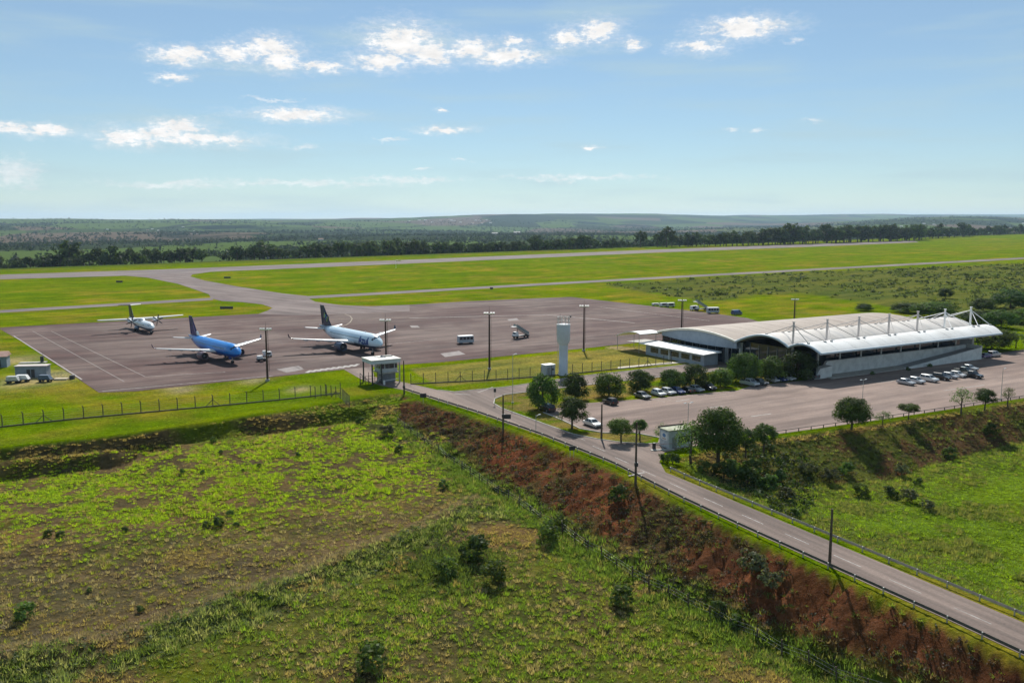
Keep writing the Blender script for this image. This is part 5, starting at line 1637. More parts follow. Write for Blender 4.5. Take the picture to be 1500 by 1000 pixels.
# ------------------------------------------------------------------ gate kiosk of the car park
def build_kiosk():
    c = Vector((*G(987, 653), 0))
    t = thing('gate_kiosk', 'white gate kiosk with round blue emblem at the car park entrance', 'kiosk', c, UANG - .1)
    w = plain('kiosk_wall', (.56, .6, .62), .7, 0, .2, 1)
    MB().box((.4, 0, 1.6), (5.0, 2.8, 3.2)).build('wall', w, t)
    r_ = MB().box((.4, 0, 3.28), (5.5, 3.3, .16)).build('roof', plain('kiosk_roof', (.30, .32, .22), .8, 0, .3, .8), t)
    MB().box((.4, 1.5, 3.46), (5.5, .2, .24)).build('parapet', plain('kiosk_brown', (.1, .06, .05), .8), r_)
    MB().box((1.2, -1.43, 1.5), (2.4, .08, 1.2)).build('window', M_glass, t)
    MB().box((-.9, -1.43, 1.05), (.9, .08, 2.0)).build('door', M_grey, t)
    sg = MB().box((-2.16, -.1, 2.1), (.08, 2.0, 1.4)).build('sign_panel', M_wht, t)
    e = MB()
    n = 20
    e.add([(-2.21, -.1 + .5 * math.cos(2 * math.pi * k / n), 2.25 + .34 * math.sin(2 * math.pi * k / n)) for k in range(n)], [tuple(range(n - 1, -1, -1))])
    e.build('emblem', plain('emblem_blue', (.12, .25, .45), .5), sg)
    MB().box((-2.21, -.1, 1.65), (.02, 1.1, .12)).build('emblem_bar', plain('emblem_orange', (.5, .25, .14), .6), sg)
    b = thing('barrier_gate', 'short dark barrier post with arm beside the gate kiosk', 'barrier', Vector((*G(958, 658), 0)), UANG)
    MB().box((0, 0, .6), (.45, .45, 1.2)).build('housing', M_dark, b)
    MB().tube((0, -.1, .95), (3.0, -1.4, 1.0), .06, .045, 8).build('arm', plain('barrier_red_white', (.5, .35, .33), .6), b)
    MB().box((0.9, -1.2, .08), (4.2, .8, .16), -.4).build('island', M_conc, b)
build_kiosk()
# ------------------------------------------------------------------ plants
M_leaf = foliage_mat('tree_leaves', .34, .28, 1.75)
M_grass = foliage_mat('grass_blades', .5, .0, 2.0)
M_scrub = foliage_mat('scrub_leaves', .3, .0, 1.35)
M_bark = plain('bark', (.09, .065, .045), .95, 0, .3, 3)

def unit(v):
    return v / np.maximum(np.linalg.norm(v, axis=1, keepdims=True), 1e-9)

def leaf_quads(C, Nrm, size, rng):
    """a kite-shaped leaf spray at each centre, facing roughly along the normal"""
    n = len(C)
    r = unit(rng.normal(size=(n, 3)))
    t = unit(np.cross(Nrm, r)); b = np.cross(Nrm, t)
    s = size[:, None]
    V = np.stack([C - t * s * .5, C + b * s * .34, C + t * s * .6, C - b * s * .34], 1).reshape(-1, 3)
    F = np.arange(n * 4).reshape(n, 4)
    return V, F

def crown_mesh(name, seed, leaves, leaf, clumps, base, spread=.5, gap=.0, flat=1.0):
    rng = np.random.default_rng(seed)
    d = unit(rng.normal(size=(clumps, 3)))
    d[:, 2] = np.where(d[:, 2] < -.8, -d[:, 2], d[:, 2])
    rad = rng.uniform(.35, .84, clumps) ** .7
    cc = d * rad[:, None]
    cr = rng.uniform(.18, .33, clumps) * (1 + spread * .3)
    ctone = rng.uniform(.7, 1.35, clumps)
    pick = rng.integers(0, clumps, leaves)
    ld = unit(rng.normal(size=(leaves, 3)) + np.array([0, 0, .25]))
    C = cc[pick] + ld * (cr[pick] * rng.uniform(.55, 1.05, leaves))[:, None]
    C[:, 2] *= flat
    nr = unit(ld * .8 + unit(C) * .5 + rng.normal(size=(leaves, 3)) * .45)
    V, F = leaf_quads(C, nr, leaf * rng.uniform(.7, 1.35, leaves), rng)
    tone = ctone[pick] * rng.uniform(.75, 1.3, leaves)
    col = np.array(base)[None] * tone[:, None]
    col[:, 0] *= rng.uniform(.85, 1.25, leaves)
    return np_mesh(name, V, F, M_leaf, np.repeat(col, 4, 0))

def trunk_mesh(name, seed, limbs=6):
    r = random.Random(seed); mb = MB()
    p = Vector((0, 0, -.05)); rad = .055
    for k in range(4):
        q = p + Vector((r.uniform(-.03, .03), r.uniform(-.03, .03), .2)); mb.tube(p, q, rad, rad * .85, 7); p = q; rad *= .85
        if k >= 1:
            for _ in range(limbs // 3):
                a = r.uniform(0, 6.28); e = p + Vector((math.cos(a) * r.uniform(.15, .3), math.sin(a) * r.uniform(.15, .3), r.uniform(.12, .25)))
                mb.tube(p, e, rad * .6, rad * .25, 5)
    return mb.mesh(name, M_bark)
GREEN = (.038, .066, .014)
CROWNS = [crown_mesh('crown', 100 + k, 5600, .095, 60, c) for k, c in enumerate((GREEN, (.034, .058, .016), (.044, .070, .014), (.036, .062, .018)))]
CROWN_BIG = crown_mesh('crown', 120, 12000, .072, 95, (.040, .072, .014))
CROWN_THIN = [crown_mesh('crown', 130 + k, 900, .10, 26, (.055, .085, .026), .9) for k in range(2)]
CROWN_FAR = [crown_mesh('crown', 140 + k, 420, .25, 20, c) for k, c in enumerate(((.026, .042, .014), (.022, .036, .014), (.032, .046, .018)))]
TRUNKS = [trunk_mesh('trunk', k) for k in range(4)]
SHRUBS = [crown_mesh('foliage', 160 + k, 700, .20, 22, c, flat=.8) for k, c in enumerate(((.038, .064, .016), (.065, .10, .024), (.06, .068, .036)))]
STEM = MB().tube((0, 0, -.3), (0, 0, .5), .05, .03, 6).tube((0, 0, .2), (.2, .1, .6), .03, .02, 5).tube((0, 0, .2), (-.2, .05, .6), .03, .02, 5).mesh('stem', M_bark)
rt = random.Random(21)

def place_tree(x, y, z, ht, rad, label, crown, cat='tree', name='tree', group=None, clear=.25, squash=1.0):
    t = thing(name, label, cat, (x, y, z), rt.uniform(0, 6.28), group)
    hv = ht * (1 - clear) / 2
    c = link('crown', crown, t); c.location = (0, 0, ht - hv * 1.06); c.scale = (rad * 1.16, rad * 1.16 * squash, hv * 1.12)
    k = link('trunk', TRUNKS[rt.randrange(4)], t); k.scale = (ht * .72, ht * .72, ht * .95)
    return t
def tree_px(px, by, w, ty, label, crown=None, z=0, **kw):
    b = G(px, by, z); ht = height_at(b, ty) - z
    depth = b[1] * CP - (z - CAMH) * SP
    return place_tree(b[0], b[1], z - .05, ht, w / 2 * depth / FPX, label, crown or CROWNS[rt.randrange(4)], **kw)
ORD = ['first', 'second', 'third', 'fourth', 'fifth', 'sixth', 'seventh', 'eighth', 'ninth', 'tenth']
ROWT = [(795, 599, 44, 549), (842, 585, 39, 548), (892, 581, 40, 545), (938, 573, 38, 542), (983, 571, 38, 541), (1018, 569, 41, 535), (1055, 566, 35, 538), (1091, 560, 46, 518), (1130, 558, 39, 523), (1168, 555, 54, 516)]
for k, (a, b, w, ty) in enumerate(ROWT):
    tree_px(a, b, w, ty, 'round dark green tree, %s from the water tower in the row behind the parked cars' % ORD[k], CROWNS[k % 4] if k != 7 else CROWN_BIG, group='round trees between car park and road', clear=.0)
for a, b, w, ty, lb, cr, kw in (
    (838, 628, 43, 583, 'round tree on the grass island beside the white sedan', CROWNS[1], {}),
    (910, 648, 35, 612, 'small round tree at the kerb of the grass island', CROWNS[2], {'clear': .3}),
    (937, 645, 21, 614, 'smallest lollipop tree at the end of the grass island', CROWNS[0], {'clear': .45}),
    (968, 648, 22, 619, 'sparse little tree beside the gate kiosk sign', CROWN_THIN[0], {}),
    (1052, 674, 68, 599, 'largest bushy tree beside the gate kiosk at the car park corner', CROWN_BIG, {'clear': .12}),
    (1012, 676, 44, 619, 'sparse feathery tree in front of the gate kiosk', CROWN_THIN[1], {'clear': .15}),
    (1092, 668, 32, 628, 'small tree at the car park corner beside the largest tree', CROWNS[3], {'clear': .3}),
    (1119, 660, 33, 621, 'small dark tree on the bank below the car park rail', CROWNS[0], {'clear': .3}),
    (1247, 627, 50, 583, 'dense round tree standing alone at the car park rail', CROWN_BIG, {'clear': .16}),
    (1293, 621, 27, 602, 'low sparse tree between the two round trees at the car park rail', CROWN_THIN[0], {}),
    (1331, 613, 28, 590, 'small umbrella-shaped tree at the car park rail', CROWNS[2], {'clear': .45}),
    (1408, 604, 31, 570, 'sparse young tree on the bank beside the small round tree', CROWN_THIN[1], {'clear': .3}),
    (1442, 600, 31, 570, 'small round tree on the bank near the last street lamp', CROWNS[1], {'clear': .32}),
    (1476, 594, 20, 567, 'thin young tree last along the car park rail', CROWN_THIN[0], {'clear': .4}),
    (1385, 437, 20, 423, 'dark tree alone in the scrub behind the terminal masts', CROWNS[1], {'clear': .1}),
    (1440, 456, 38, 437, 'dark round tree in the scrub beside the end of the terminal', CROWNS[0], {'clear': .1}),
    (1480, 452, 52, 424, 'broad dark tree in the scrub beyond the end of the terminal', CROWNS[3], {'clear': .1}),
    (1375, 464, 60, 441, 'broad bushy tree right behind the last roof masts', CROWNS[2], {'clear': .05}),
    (1330, 458, 46, 444, 'low bushy tree behind the middle of the terminal roof', CROWNS[1], {'clear': .05}),
    (1430, 475, 44, 455, 'dark bushy tree beside the tip of the terminal roof', CROWNS[3], {'clear': .05}),
    (1466, 480, 46, 455, 'dense tree on the far side of the terminal roof tip', CROWNS[0], {'clear': .05}),
    (1497, 474, 40, 452, 'dense tree beyond the far traffic island', CROWNS[2], {'clear': .05}),
    (1452, 512, 60, 480, 'leafy tree under the tip of the terminal roof', CROWNS[2], {'clear': .1}),
    (1488, 510, 44, 486, 'pale leafy tree beside the far traffic island', CROWN_THIN[1], {'clear': .1}),
    (1410, 505, 30, 488, 'small leafy tree at the far end wall of the terminal', CROWNS[1], {'clear': .1}),
    (1266, 455, 26, 445, 'low dark bush-like tree behind the terminal roof', CROWNS[1], {'clear': .05})):
    tree_px(a, b, w, ty, lb, cr, **kw)

# the wood edge beyond the runway: one tree after another
def march(px, py):
    """where the sight line of a photo point first meets the terrain"""
    dv = 500 - py
    dx, dy, dz = (px - 750), FPX * CP + dv * SP, -FPX * SP + dv * CP
    lo = 60.0
    s = 60.0 / dy
    t = s
    while t * dy < 28000:
        if CAMH + dz * t <= float(HZ(dx * t, dy * t)): break
        t *= 1.012
    return dx * t, dy * t
edge = [(-40, 381), (100, 380), (200, 379), (400, 376.5), (600, 370.5), (760, 367), (905, 363.5)]
edge2 = [(968, 362), (1085, 360.5), (1100, 359.5), (1200, 356.5), (1350, 352)]
def edge_trees(line, n, hmin, hmax, rows, label, group, skip=0.0):
    xs = np.linspace(line[0][0], line[-1][0], n)
    for px in xs:
        py = np.interp(px, [p[0] for p in line], [p[1] for p in line])
        for rw in range(rows):
            if rt.random() < skip: continue
            b = G(px + rt.uniform(-5, 5), py); k = 1 + (rw * 26 + rt.uniform(-12, 12)) / b[1]
            x, y = b[0] * k, b[1] * k
            ht = rt.uniform(hmin, hmax) * (.55 + .75 * float(fbm(np.array([px / 28.0]), np.array([rw * 3.0]), 5, 3)[0]))
            place_tree(x, y, float(HZ(x, y)) - .3, ht, ht * rt.uniform(.38, .55), label, CROWN_FAR[rt.randrange(3)], group=group, clear=rt.choice((.1, .2, .35)))
edge_trees(edge[:4], 46, 10, 20, 2, 'dark tree in the long wood edge beyond the runway behind the three airplanes', 'trees of the wood edge behind the airplanes', .36)
edge_trees(edge[3:], 50, 11, 19, 2, 'dark tree in the dense belt beyond the middle of the runway', 'trees of the belt beyond the runway', .12)
edge_trees(edge2[:3], 12, 14, 24, 2, 'tall dark tree in the clump beyond the runway end', 'trees of the clump beyond the runway end')
edge_trees(edge2[2:], 36, 18, 31, 2, 'dark tree in the wood beyond the far end of the runway', 'trees of the far wood', .05)
edge_trees([(1340, 351), (1420, 346), (1530, 341)], 30, 16, 30, 2, 'grey-green tree on the rising land past the runway end', 'trees on the rising land', .15)
for px, py, ht, lb in ((101, 379, 30, 'tall tree standing out of the wood edge behind the turboprop'), (938, 362, 24, 'lone round tree in the gap of the tree belt beyond the runway'), (976, 362, 30, 'tallest tree of the clump beyond the runway end'), (1020, 361, 22, 'low spreading tree beside the tall clump beyond the runway')):
    x, y = G(px, py)
    place_tree(x, y, float(HZ(x, y)) - .3, ht, ht * .42, lb, CROWN_FAR[0])

# distant woods on the rolling country: far too many and small to count
def blob_mass(name, P, rad, hgt, per, colf, mat, seed, leaf=.55):
    rng = np.random.default_rng(seed)
    n = len(P)
    d = unit(rng.normal(size=(n * per, 3)) + np.array([0, 0, .35]))
    d[:, 2] = np.abs(d[:, 2])
    idx = np.repeat(np.arange(n), per)
    sc = np.stack([rad, rad, hgt], 1)[idx]
    C = P[idx] + d * sc * rng.uniform(.5, 1.0, n * per)[:, None]
    V, F = leaf_quads(C, unit(d + rng.normal(size=d.shape) * .5), rad[idx] * leaf * rng.uniform(.7, 1.4, n * per), rng)
    col = colf[idx] * rng.uniform(.7, 1.35, n * per)[:, None]
    return np_mesh(name, V, F, mat, np.repeat(col, 4, 0))
n = 42000
ang = RNG.uniform(-.62, .62, n); rr_ = 700 * (9500 / 700) ** RNG.uniform(0, 1, n)
X, Y = np.sin(ang) * rr_, np.cos(ang) * rr_
sd = runway_side(X, Y)
clump = fbm(X / 420, Y / 620, 71, 4) * .7 + fbm(X / 90, Y / 140, 75, 3) * .3
keep = (sd > 170) & ((clump > .49) | (RNG.uniform(size=n) < .05)) & ((sd > 320) | (clump > .56))
X, Y, rr_ = X[keep], Y[keep], rr_[keep]
hh = RNG.uniform(6, 15, len(X)) * (.75 + .25 * np.clip(rr_ / 4000, 0, 1.6))
P = np.stack([X, Y, HZ(X, Y) - .5], 1)
colf = np.array([.018, .030, .012])[None] * RNG.uniform(.6, 1.4, len(X))[:, None]
w = link('distant_woods', blob_mass('distant_woods', P, hh * .62, hh, 9, colf, M_scrub, 5, .75))
tag(w, 'scattered dark woods covering the rolling country to the horizon', 'woods', kind='stuff')

def scatter_in(poly, n, seed):
    rng = np.random.default_rng(seed)
    xs = [p[0] for p in poly]; ys = [p[1] for p in poly]
    X = rng.uniform(min(xs), max(xs), n); Y = rng.uniform(min(ys), max(ys), n)
    m = in_poly(X, Y, poly)
    return X[m], Y[m], rng
# scrub behind the apron
SCR = L([(885, 417), (1000, 409), (1150, 400), (1500, 386), (1640, 380), (1640, 520), (1500, 478), (1380, 462), (1180, 430), (1110, 432), (1040, 443), (960, 430)])
X, Y, rng = scatter_in(SCR, 9000, 8)
cl = fbm(X / 22, Y / 30, 91, 4)
k = (cl > .45) | (rng.uniform(size=len(X)) < .25)
X, Y, cl = X[k], Y[k], cl[k]
r0 = rng.uniform(.5, 1.6, len(X)) * (.7 + cl)
colf = np.where((rng.uniform(size=len(X)) < .5)[:, None], np.array([.045, .062, .02]), np.array([.10, .125, .035])) * rng.uniform(.7, 1.3, len(X))[:, None]
tag(link('scrubland', blob_mass('scrubland', np.stack([X, Y, HZ(X, Y) - .1], 1), r0 * 1.1, r0 * .8, 10, colf, M_scrub, 6, .7)), 'low bushy scrub covering the ground behind the apron and terminal', 'scrub', kind='stuff')

# ------------------------------------------------------------------ rough grass and weeds of the pastures
def tufts(X, Y, h, r, nb, col, rng, wid=.075):
    n = len(X)
    Z = HZ(X, Y)
    idx = np.repeat(np.arange(n), nb)
    m = n * nb
    a = rng.uniform(0, 2 * np.pi, m)
    of = np.sqrt(rng.uniform(0, 1, m)); ou = of * r[idx] * .7
    bx0, by0 = X[idx] + np.cos(a) * ou, Y[idx] + np.sin(a) * ou
    la = a + rng.normal(0, .7, m)
    ln_ = r[idx] * rng.uniform(.1, .7, m) * (.4 + of)
    hh = h[idx] * rng.uniform(.6, 1.1, m) * (1.05 - .5 * of ** 2)
    wv = wid * (h[idx] / .5) ** .3 * rng.uniform(.6, 1.5, m)
    pa = la + np.pi / 2 + rng.normal(0, .5, m)
    B = np.stack([bx0, by0, Z[idx] - .05], 1)
    Wd = np.stack([np.cos(pa) * wv, np.sin(pa) * wv, np.zeros(m)], 1)
    tip = B + np.stack([np.cos(la) * ln_, np.sin(la) * ln_, hh], 1)
    V = np.stack([B - Wd, B + Wd, tip], 1).reshape(-1, 3)
    T = np.arange(m * 3).reshape(m, 3)
    c = col[idx] * rng.uniform(.72, 1.3, m)[:, None]
    return V, T, np.repeat(c, 3, 0)

def in_view(X, Y, pad=1.32):
    return (np.abs(X) < (750 / FPX) * (Y * CP + 44 * SP) * pad + 2)
rng = np.random.default_rng(77)
def jittered(x0, x1, y0, y1, step):
    xs, ys = np.arange(x0, x1, step), np.arange(y0, y1, step)
    A, B = np.meshgrid(xs, ys)
    return (A + rng.uniform(-.5, .5, A.shape) * step).ravel(), (B + rng.uniform(-.5, .5, B.shape) * step).ravel()
X, Y = jittered(-125, 150, 66, 215, .58)
z0 = interp_grid(tin_only, X, Y)
k = in_view(X, Y) & (z0 < -.35)
X, Y, z0 = X[k], Y[k], z0[k]
W = zones(X, Y, z0)
u = rng.uniform(size=len(X))
dens = .35 + .75 * W['n2']
dens = np.where(W['bright'] > .3, .8 * smooth(.25, .55, W['n2']) + .15, dens)
dens = np.where(W['brown'] > 0, .5, dens)
dens = np.where(W['lotslope'] > .5, .4, dens)
dens = np.where(W['red'] > .3, .26 + .5 * (W['n1'] < .44), dens)
dens = np.maximum(dens, .95 * np.maximum.reduce([W['lush'], W['bank'], W['bush'] * .9]))
dens = np.where(W['crest'] > .3, .75, dens)
k = u < dens
X, Y, z0 = X[k], Y[k], z0[k]; W = {a: b[k] for a, b in W.items()}; n = len(X)
sz = rng.uniform(.5, 1.0, n) ** 1.5 * (.6 + .8 * W['n2'])
h = .56 * sz; r = .56 * sz + .1
q = rng.uniform(size=n)[:, None]
col = np.where(W['n1'][:, None] + (q - .5) * .3 > .52, C_(.10, .135, .028), C_(.19, .15, .07))
def pick(w, opts, thr=.5):
    """choose among (probability, colour) where the weight is high"""
    global col
    qq = rng.uniform(size=n); acc = np.zeros((n, 3)); lo = 0
    for p, c in opts:
        acc = np.where(((qq >= lo) & (qq < lo + p))[:, None], np.array(c), acc); lo += p
    col = np.where((w > rng.uniform(thr - .35, thr + .35, n))[:, None], acc, col)
pick(W['bright'], [(.60, (.165, .235, .014)), (.24, (.105, .17, .014)), (.16, (.20, .165, .075))])
pick(W['brown'], [(.40, (.15, .115, .075)), (.34, (.14, .155, .03)), (.26, (.205, .17, .115))])
pick(W['bottom'], [(.48, (.095, .15, .02)), (.3, (.14, .15, .04)), (.22, (.20, .165, .10))])
pick(W['bowl'], [(.5, (.09, .125, .028)), (.3, (.14, .14, .045)), (.2, (.06, .08, .025))])
pick(W['bowlgreen'], [(.7, (.125, .19, .014)), (.3, (.08, .135, .012))])
lowb = (W['n1'] + rng.normal(0, .035, n)) < .45
pick(W['bowlgreen'] * lowb, [(.5, (.075, .095, .03)), (.5, (.12, .125, .045))])
pick(W['lotslope'], [(.45, (.065, .055, .035)), (.4, (.05, .058, .022)), (.15, (.10, .12, .035))])  # tufts coloured darker for the shaded face of the bank
pick(W['crest'], [(.6, (.17, .135, .10)), (.4, (.12, .10, .07))], .35)
pick(W['bank'], [(.4, (.10, .125, .05)), (.25, (.06, .09, .02)), (.35, (.17, .175, .09))], .4)
pick(W['lush'], [(.45, (.062, .10, .02)), (.3, (.09, .135, .03)), (.25, (.13, .13, .05))], .4)
pick(W['bush'], [(.6, (.045, .07, .02)), (.4, (.075, .10, .028))], .4)
pick(W['red'], [(.3, (.09, .065, .045)), (.4, (.055, .062, .024)), (.3, (.065, .085, .022))])
tall = np.maximum.reduce([W['bank'] * .7 * (.3 + 1.2 * W['n1']), W['lush'] * .7, W['bush'] * .9, W['crest'] * .3])
h = h * (1 + 1.1 * tall) * (1 + .2 * W['bottom']) * (1 + .2 * W['bowl']); r = r * (1 + .7 * tall)
h = np.where(W['red'] > .3, h * .75, h)
h = np.where(W['bowlgreen'] > .4, h * (.65 + .6 * lowb), h)
V, T, tc_ = tufts(X, Y, h, r, 28, col, rng, .055)
tag(link('pasture_grass', np_mesh('pasture_grass', V, T, M_grass, tc_)), 'rough tufted pasture grass and weeds on the low fields', 'grass', kind='stuff')
# short grass on the mown verge in front
n = 40000
X = rng.uniform(-120, 60, n); Y = rng.uniform(140, 235, n)
z0 = interp_grid(tin_only, X, Y)
pv = np.zeros(n, bool)
for p in (APRON, ROAD, LOT): pv |= in_poly(X, Y, p)
k = in_view(X, Y) & (z0 > -.1) & ~pv
X, Y = X[k], Y[k]; n = len(X)
gc, _ = ground_colour(X, Y, np.zeros(n))
V, T, tc_ = tufts(X, Y, rng.uniform(.06, .16, n), rng.uniform(.2, .45, n), 7, gc * rng.uniform(.8, 1.2, n)[:, None], rng, .09)
tag(link('verge_grass', np_mesh('verge_grass', V, T, M_grass, tc_)), 'short mown grass on the strip between apron and terrace', 'grass', kind='stuff')
# dry bushes on the red embankment and on the bank of the car park
def bush_mass(name, poly, n, seed, thr, colours, rmin, rmax, label, shift=0):
    X, Y, rng = scatter_in(poly, n, seed)
    cl = fbm(X / 5 + 3, Y / 6, seed, 3)
    k = (cl > thr) & in_view(X, Y, 1.2) & (interp_grid(tin_only, X, Y) < -.5)
    X, Y = X[k], Y[k]
    r0 = rng.uniform(rmin, rmax, len(X))
    cc = np.array(colours)[rng.integers(0, len(colours), len(X))] * rng.uniform(.7, 1.3, len(X))[:, None]
    o = link(name, blob_mass(name, np.stack([X, Y, HZ(X, Y) - .05], 1), r0, r0 * .9, 16, cc, M_scrub, seed, .42))
    tag(o, label, 'bushes', kind='stuff')
bush_mass('embankment_bushes', RED_POLY[:11] + [p[:2] for p in TOE][-2::-1], 14000, 51, .40, [(.06, .042, .03), (.045, .046, .022), (.085, .06, .042), (.04, .044, .02)], .22, .75, 'low dry bushes straggling over the red earth embankment')
bush_mass('bank_bushes', LOT_SH[1:8] + [p[:2] for p in LOT_TOE][::-1], 4200, 57, .42, [(.05, .045, .026), (.036, .045, .018), (.07, .06, .036), (.07, .095, .026)], .3, .9, 'tangled bushes on the bank below the car park')
bush_mass('terrace_weeds', [p[:2] for p in S1T] + [p[:2] for p in S2B][::-1], 7000, 63, .36, [(.075, .09, .028), (.05, .06, .024), (.11, .10, .05)], .2, .55, 'weeds growing along the two low terrace steps')
bush_mass('bank_ridge_weeds', offset(RIDGE, -1.0) + offset(RIDGE, 7.5)[::-1], 1500, 66, .4, [(.06, .085, .028), (.10, .115, .05), (.045, .06, .022)], .3, .8, 'leafy weeds growing along the contour ridge of the pasture')

bush_mass('thicket', L([(1000, 680), (1060, 668), (1130, 652), (1200, 672), (1190, 735), (1150, 750), (1085, 722), (1020, 696)], -2.2), 700, 71, .3, [(.028, .045, .013), (.04, .062, .016), (.05, .055, .022)], .5, 1.25, 'dense dark thicket filling out the shadow of the largest tree down the bank')  # dark growth, added also to fill out the tree shadow on the slope

def shrub(px, py, z, rad, label, kind=0, group=None):
    x, y = G(px, py, z)
    t = thing('shrub', label, 'shrub', (x, y, float(HZ(x, y)) - .05), rt.uniform(0, 6.28), group)
    c = link('foliage', SHRUBS[kind], t); c.location = (0, 0, rad * .72); c.scale = (rad, rad, rad * .95)
    s = link('stem', STEM, t); s.scale = (rad, rad, rad)
SG = 'small dark shrubs dotted over the bright pasture'
for px, py, rad in ((70, 783, .8), (88, 785, .75), (183, 775, .6), (303, 773, .8), (320, 770, 1.0), (337, 755, .7), (346, 770, .6), (268, 707, .6), (297, 706, .5), (380, 695, .5), (356, 702, .4), (313, 668, .7), (324, 683, .55), (205, 880, .6), (130, 852, .4), (437, 680, .6)):
    shrub(px, py, -5.3, rad, 'small dark shrub standing in the bright tufted pasture', 0, SG)
for px, py, z, rad, kind, lb in ((567, 642, -3.6, 1.7, 2, 'round grey-green shrub below the terrace steps near the pasture fence'), (584, 664, -4.2, 1.0, 0, 'low dark shrub beside the upper end of the pasture fence'), (528, 628, -3.5, 1.2, 0, 'dark shrub under the terrace step near the guardhouse'),
        (695, 818, -6.2, 2.5, 0, 'large dark bush in the hollow behind the contour ridge'), (655, 840, -6.3, 1.9, 1, 'broad dark bush beside the large bush in the hollow'), (725, 850, -6.4, 2.0, 1, 'green bush at the foot of the large bush in the hollow'), (545, 985, -7.7, 2.2, 1, 'pale green feathery bush in the rough grass of the lowest pasture'), (910, 890, -7.0, 1.9, 1, 'round green bush in the lower pasture near the wooden fence'),
        (803, 790, -5.9, 2.0, 1, 'bright leafy bush in the lush strip by the wooden fence'), (820, 775, -5.8, 1.5, 1, 'smaller bright bush in the lush strip by the wooden fence'), (1053, 905, -6.8, 1.1, 0, 'dark upright shrub between posts of the wooden fence'), (1080, 922, -6.9, 1.2, 0, 'dark rounded shrub at the foot of the embankment'), (35, 905, -6.5, 1.4, 1, 'pale leafy bush above the contour ridge'), (650, 715, -5.0, 1.1, 0, 'dark shrub at the bend of the wooden fence'), (1100, 860, -4.5, 2.0, 2, 'grey dry bush halfway up the red embankment'), (1130, 880, -4.5, 1.7, 2, 'grey-brown bush lower on the red embankment'), (905, 745, -3.0, 1.8, 0, 'dark green bush on the embankment below the utility pole'),
        (985, 680, 0, 1.5, 0, 'dense shrub at the start of the bright guardrail'), (972, 676, 0, 1.0, 0, 'small shrub at the kerb beside the gate kiosk'), (1262, 725, -5.3, 1.5, 1, 'rounded green shrub in the low pasture below the bank'), (1305, 728, -5.6, 1.4, 0, 'dark shrub in the low pasture below the bank'), (1345, 710, -5.8, 1.0, 0, 'small dark shrub at the foot of the bank'), (1357, 748, -5.9, 1.3, 2, 'brown-grey bush at the edge of the bright low meadow'), (1165, 752, -3.5, .9, 0, 'small dark shrub behind the bright guardrail'), (1140, 700, -3, 1.8, 0, 'dark bush in the tree shade on the bank'), (1075, 690, -2, 1.9, 0, 'dark bush below the largest tree'), (1030, 690, -1, 1.4, 1, 'light green bush behind the bright guardrail'), (1180, 690, -3.5, 1.6, 2, 'dry grey bush on the shaded bank'),
        (1060, 705, -2.5, 2.2, 0, 'broad dark bush on the bank under the largest tree'), (1095, 715, -3.5, 2.3, 0, 'dense dark bush lower on the bank under the trees'), (1125, 722, -4, 2.0, 0, 'dark bush in the hollow where the bank meets the road'), (1150, 735, -4.2, 1.6, 2, 'grey-green bush in the hollow behind the bright guardrail'), (1100, 690, -2.2, 2.0, 0, 'leafy dark bush between the two small trees on the bank'), (1215, 705, -4.8, 1.9, 2, 'dry bush at the foot of the bank below the lone round tree'), (1240, 690, -4, 1.7, 0, 'dark bush in the shadow of the lone round tree'), (1320, 690, -5, 1.5, 2, 'brownish bush on the lower bank'), (1390, 665, -5, 1.6, 0, 'dark bush on the lower bank beyond the brownish one'), (1450, 640, -4.5, 1.8, 0, 'broad bush high on the bank near the last small trees'), (1330, 735, -5.8, 1.6, 2, 'tangled grey bush at the corner of the bright low meadow'),  # dark bushes added to thicken the growth and widen the trees' shaded area
        (1330, 543, 0, .8, 0, 'clipped shrub at the foot of the terminal ramp wall'), (1362, 538, 0, .8, 0, 'second clipped shrub at the foot of the terminal ramp wall'), (1278, 549, 0, .7, 0, 'dark shrub against the white terminal front wall')):
    shrub(px, py, z, rad, lb, kind)

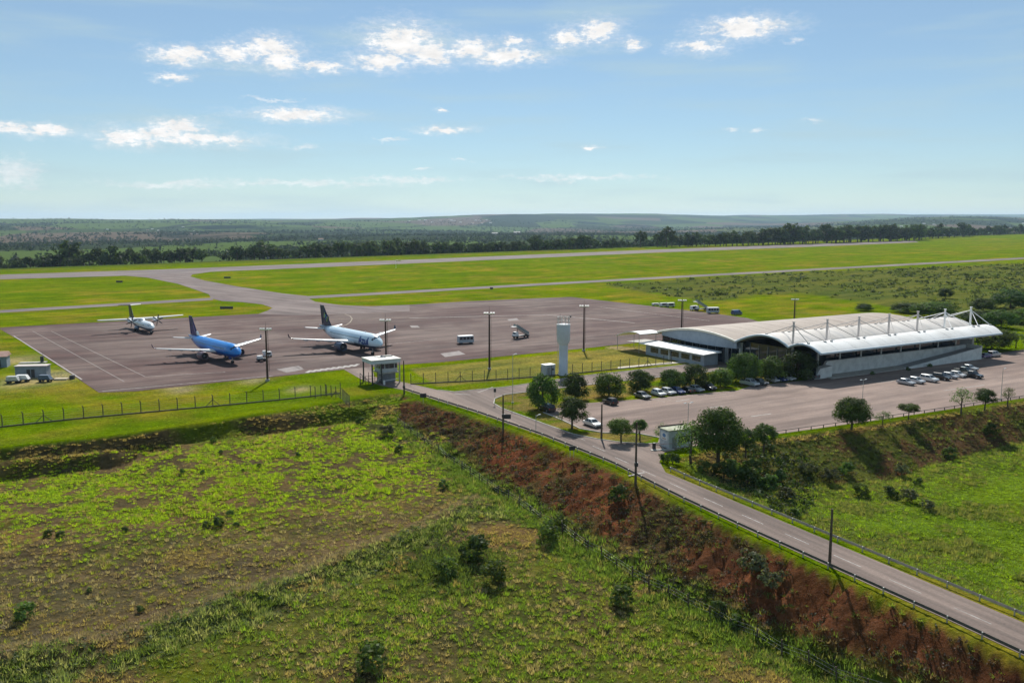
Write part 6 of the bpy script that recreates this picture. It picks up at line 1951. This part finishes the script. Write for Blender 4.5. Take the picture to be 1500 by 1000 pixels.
# ------------------------------------------------------------------ farm buildings far away
M_farw = plain('far_house_wall', (.7, .68, .64), .8, 0, .1, .2)
M_farr = [plain('far_roof_%d' % k, c, .8, 0, .15, .2) for k, c in enumerate(((.6, .58, .55), (.4, .2, .13), (.55, .5, .45)))]
rh = random.Random(4)
FARM = [(725, 344, 26, 'long pale barn behind the tree belt'), (757, 343, 30, 'larger pale barn behind the tree belt'), (470, 352, 16, 'small pale farmhouse beyond the wood edge')] + [(rh.uniform(590, 730), rh.uniform(322.5, 329), 12, None) for _ in range(16)] + [(rh.uniform(130, 300), rh.uniform(333, 345), 10, None) for _ in range(8)] + [(rh.uniform(1250, 1500), rh.uniform(326, 338), 12, None) for _ in range(6)]
for px, py, w, lb in FARM:
    x, y = march(px, py)
    sc = w * (1 if lb else max(.6, math.hypot(x, y) / 4500))
    t = thing('farm_building', lb or 'tiny pale house of a distant village on the rolling country', 'house', (x, y, float(HZ(x, y)) - .3), rh.uniform(-.4, .4), None if lb else 'distant village houses')
    MB().box((0, 0, sc * .13), (sc, sc * .5, sc * .26)).build('wall', M_farw, t)
    a, b_, z1, z2 = sc * .53, sc * .29, sc * .26, sc * .42
    MB().add([(-a, -b_, z1), (a, -b_, z1), (a, b_, z1), (-a, b_, z1), (-a, 0, z2), (a, 0, z2)], [(0, 1, 5, 4), (2, 3, 4, 5), (1, 2, 5), (3, 0, 4), (3, 2, 1, 0)]).build('roof', M_farr[rh.randrange(3)], t)

# ------------------------------------------------------------------ haze
def build_haze():
    m = bpy.data.materials.new('haze_air'); m.use_nodes = True
    nt = m.node_tree; nt.nodes.clear()
    out = nt.nodes.new('ShaderNodeOutputMaterial')
    v = nt.nodes.new('ShaderNodeVolumePrincipled')
    v.inputs['Color'].default_value = (.52, .72, .98, 1)
    v.inputs['Density'].default_value = HAZE_DENSITY
    v.inputs['Anisotropy'].default_value = .25
    nt.links.new(v.outputs[0], out.inputs['Volume'])
    lo = float(gz.min()) - 1.5; hi = max(float(gz.max()) + 32, 75)
    o = MB().box((0, 14700, (lo + hi) / 2), (52600, 31200, hi - lo)).build('haze', m)
    tag(o, kind='stuff')
build_haze()
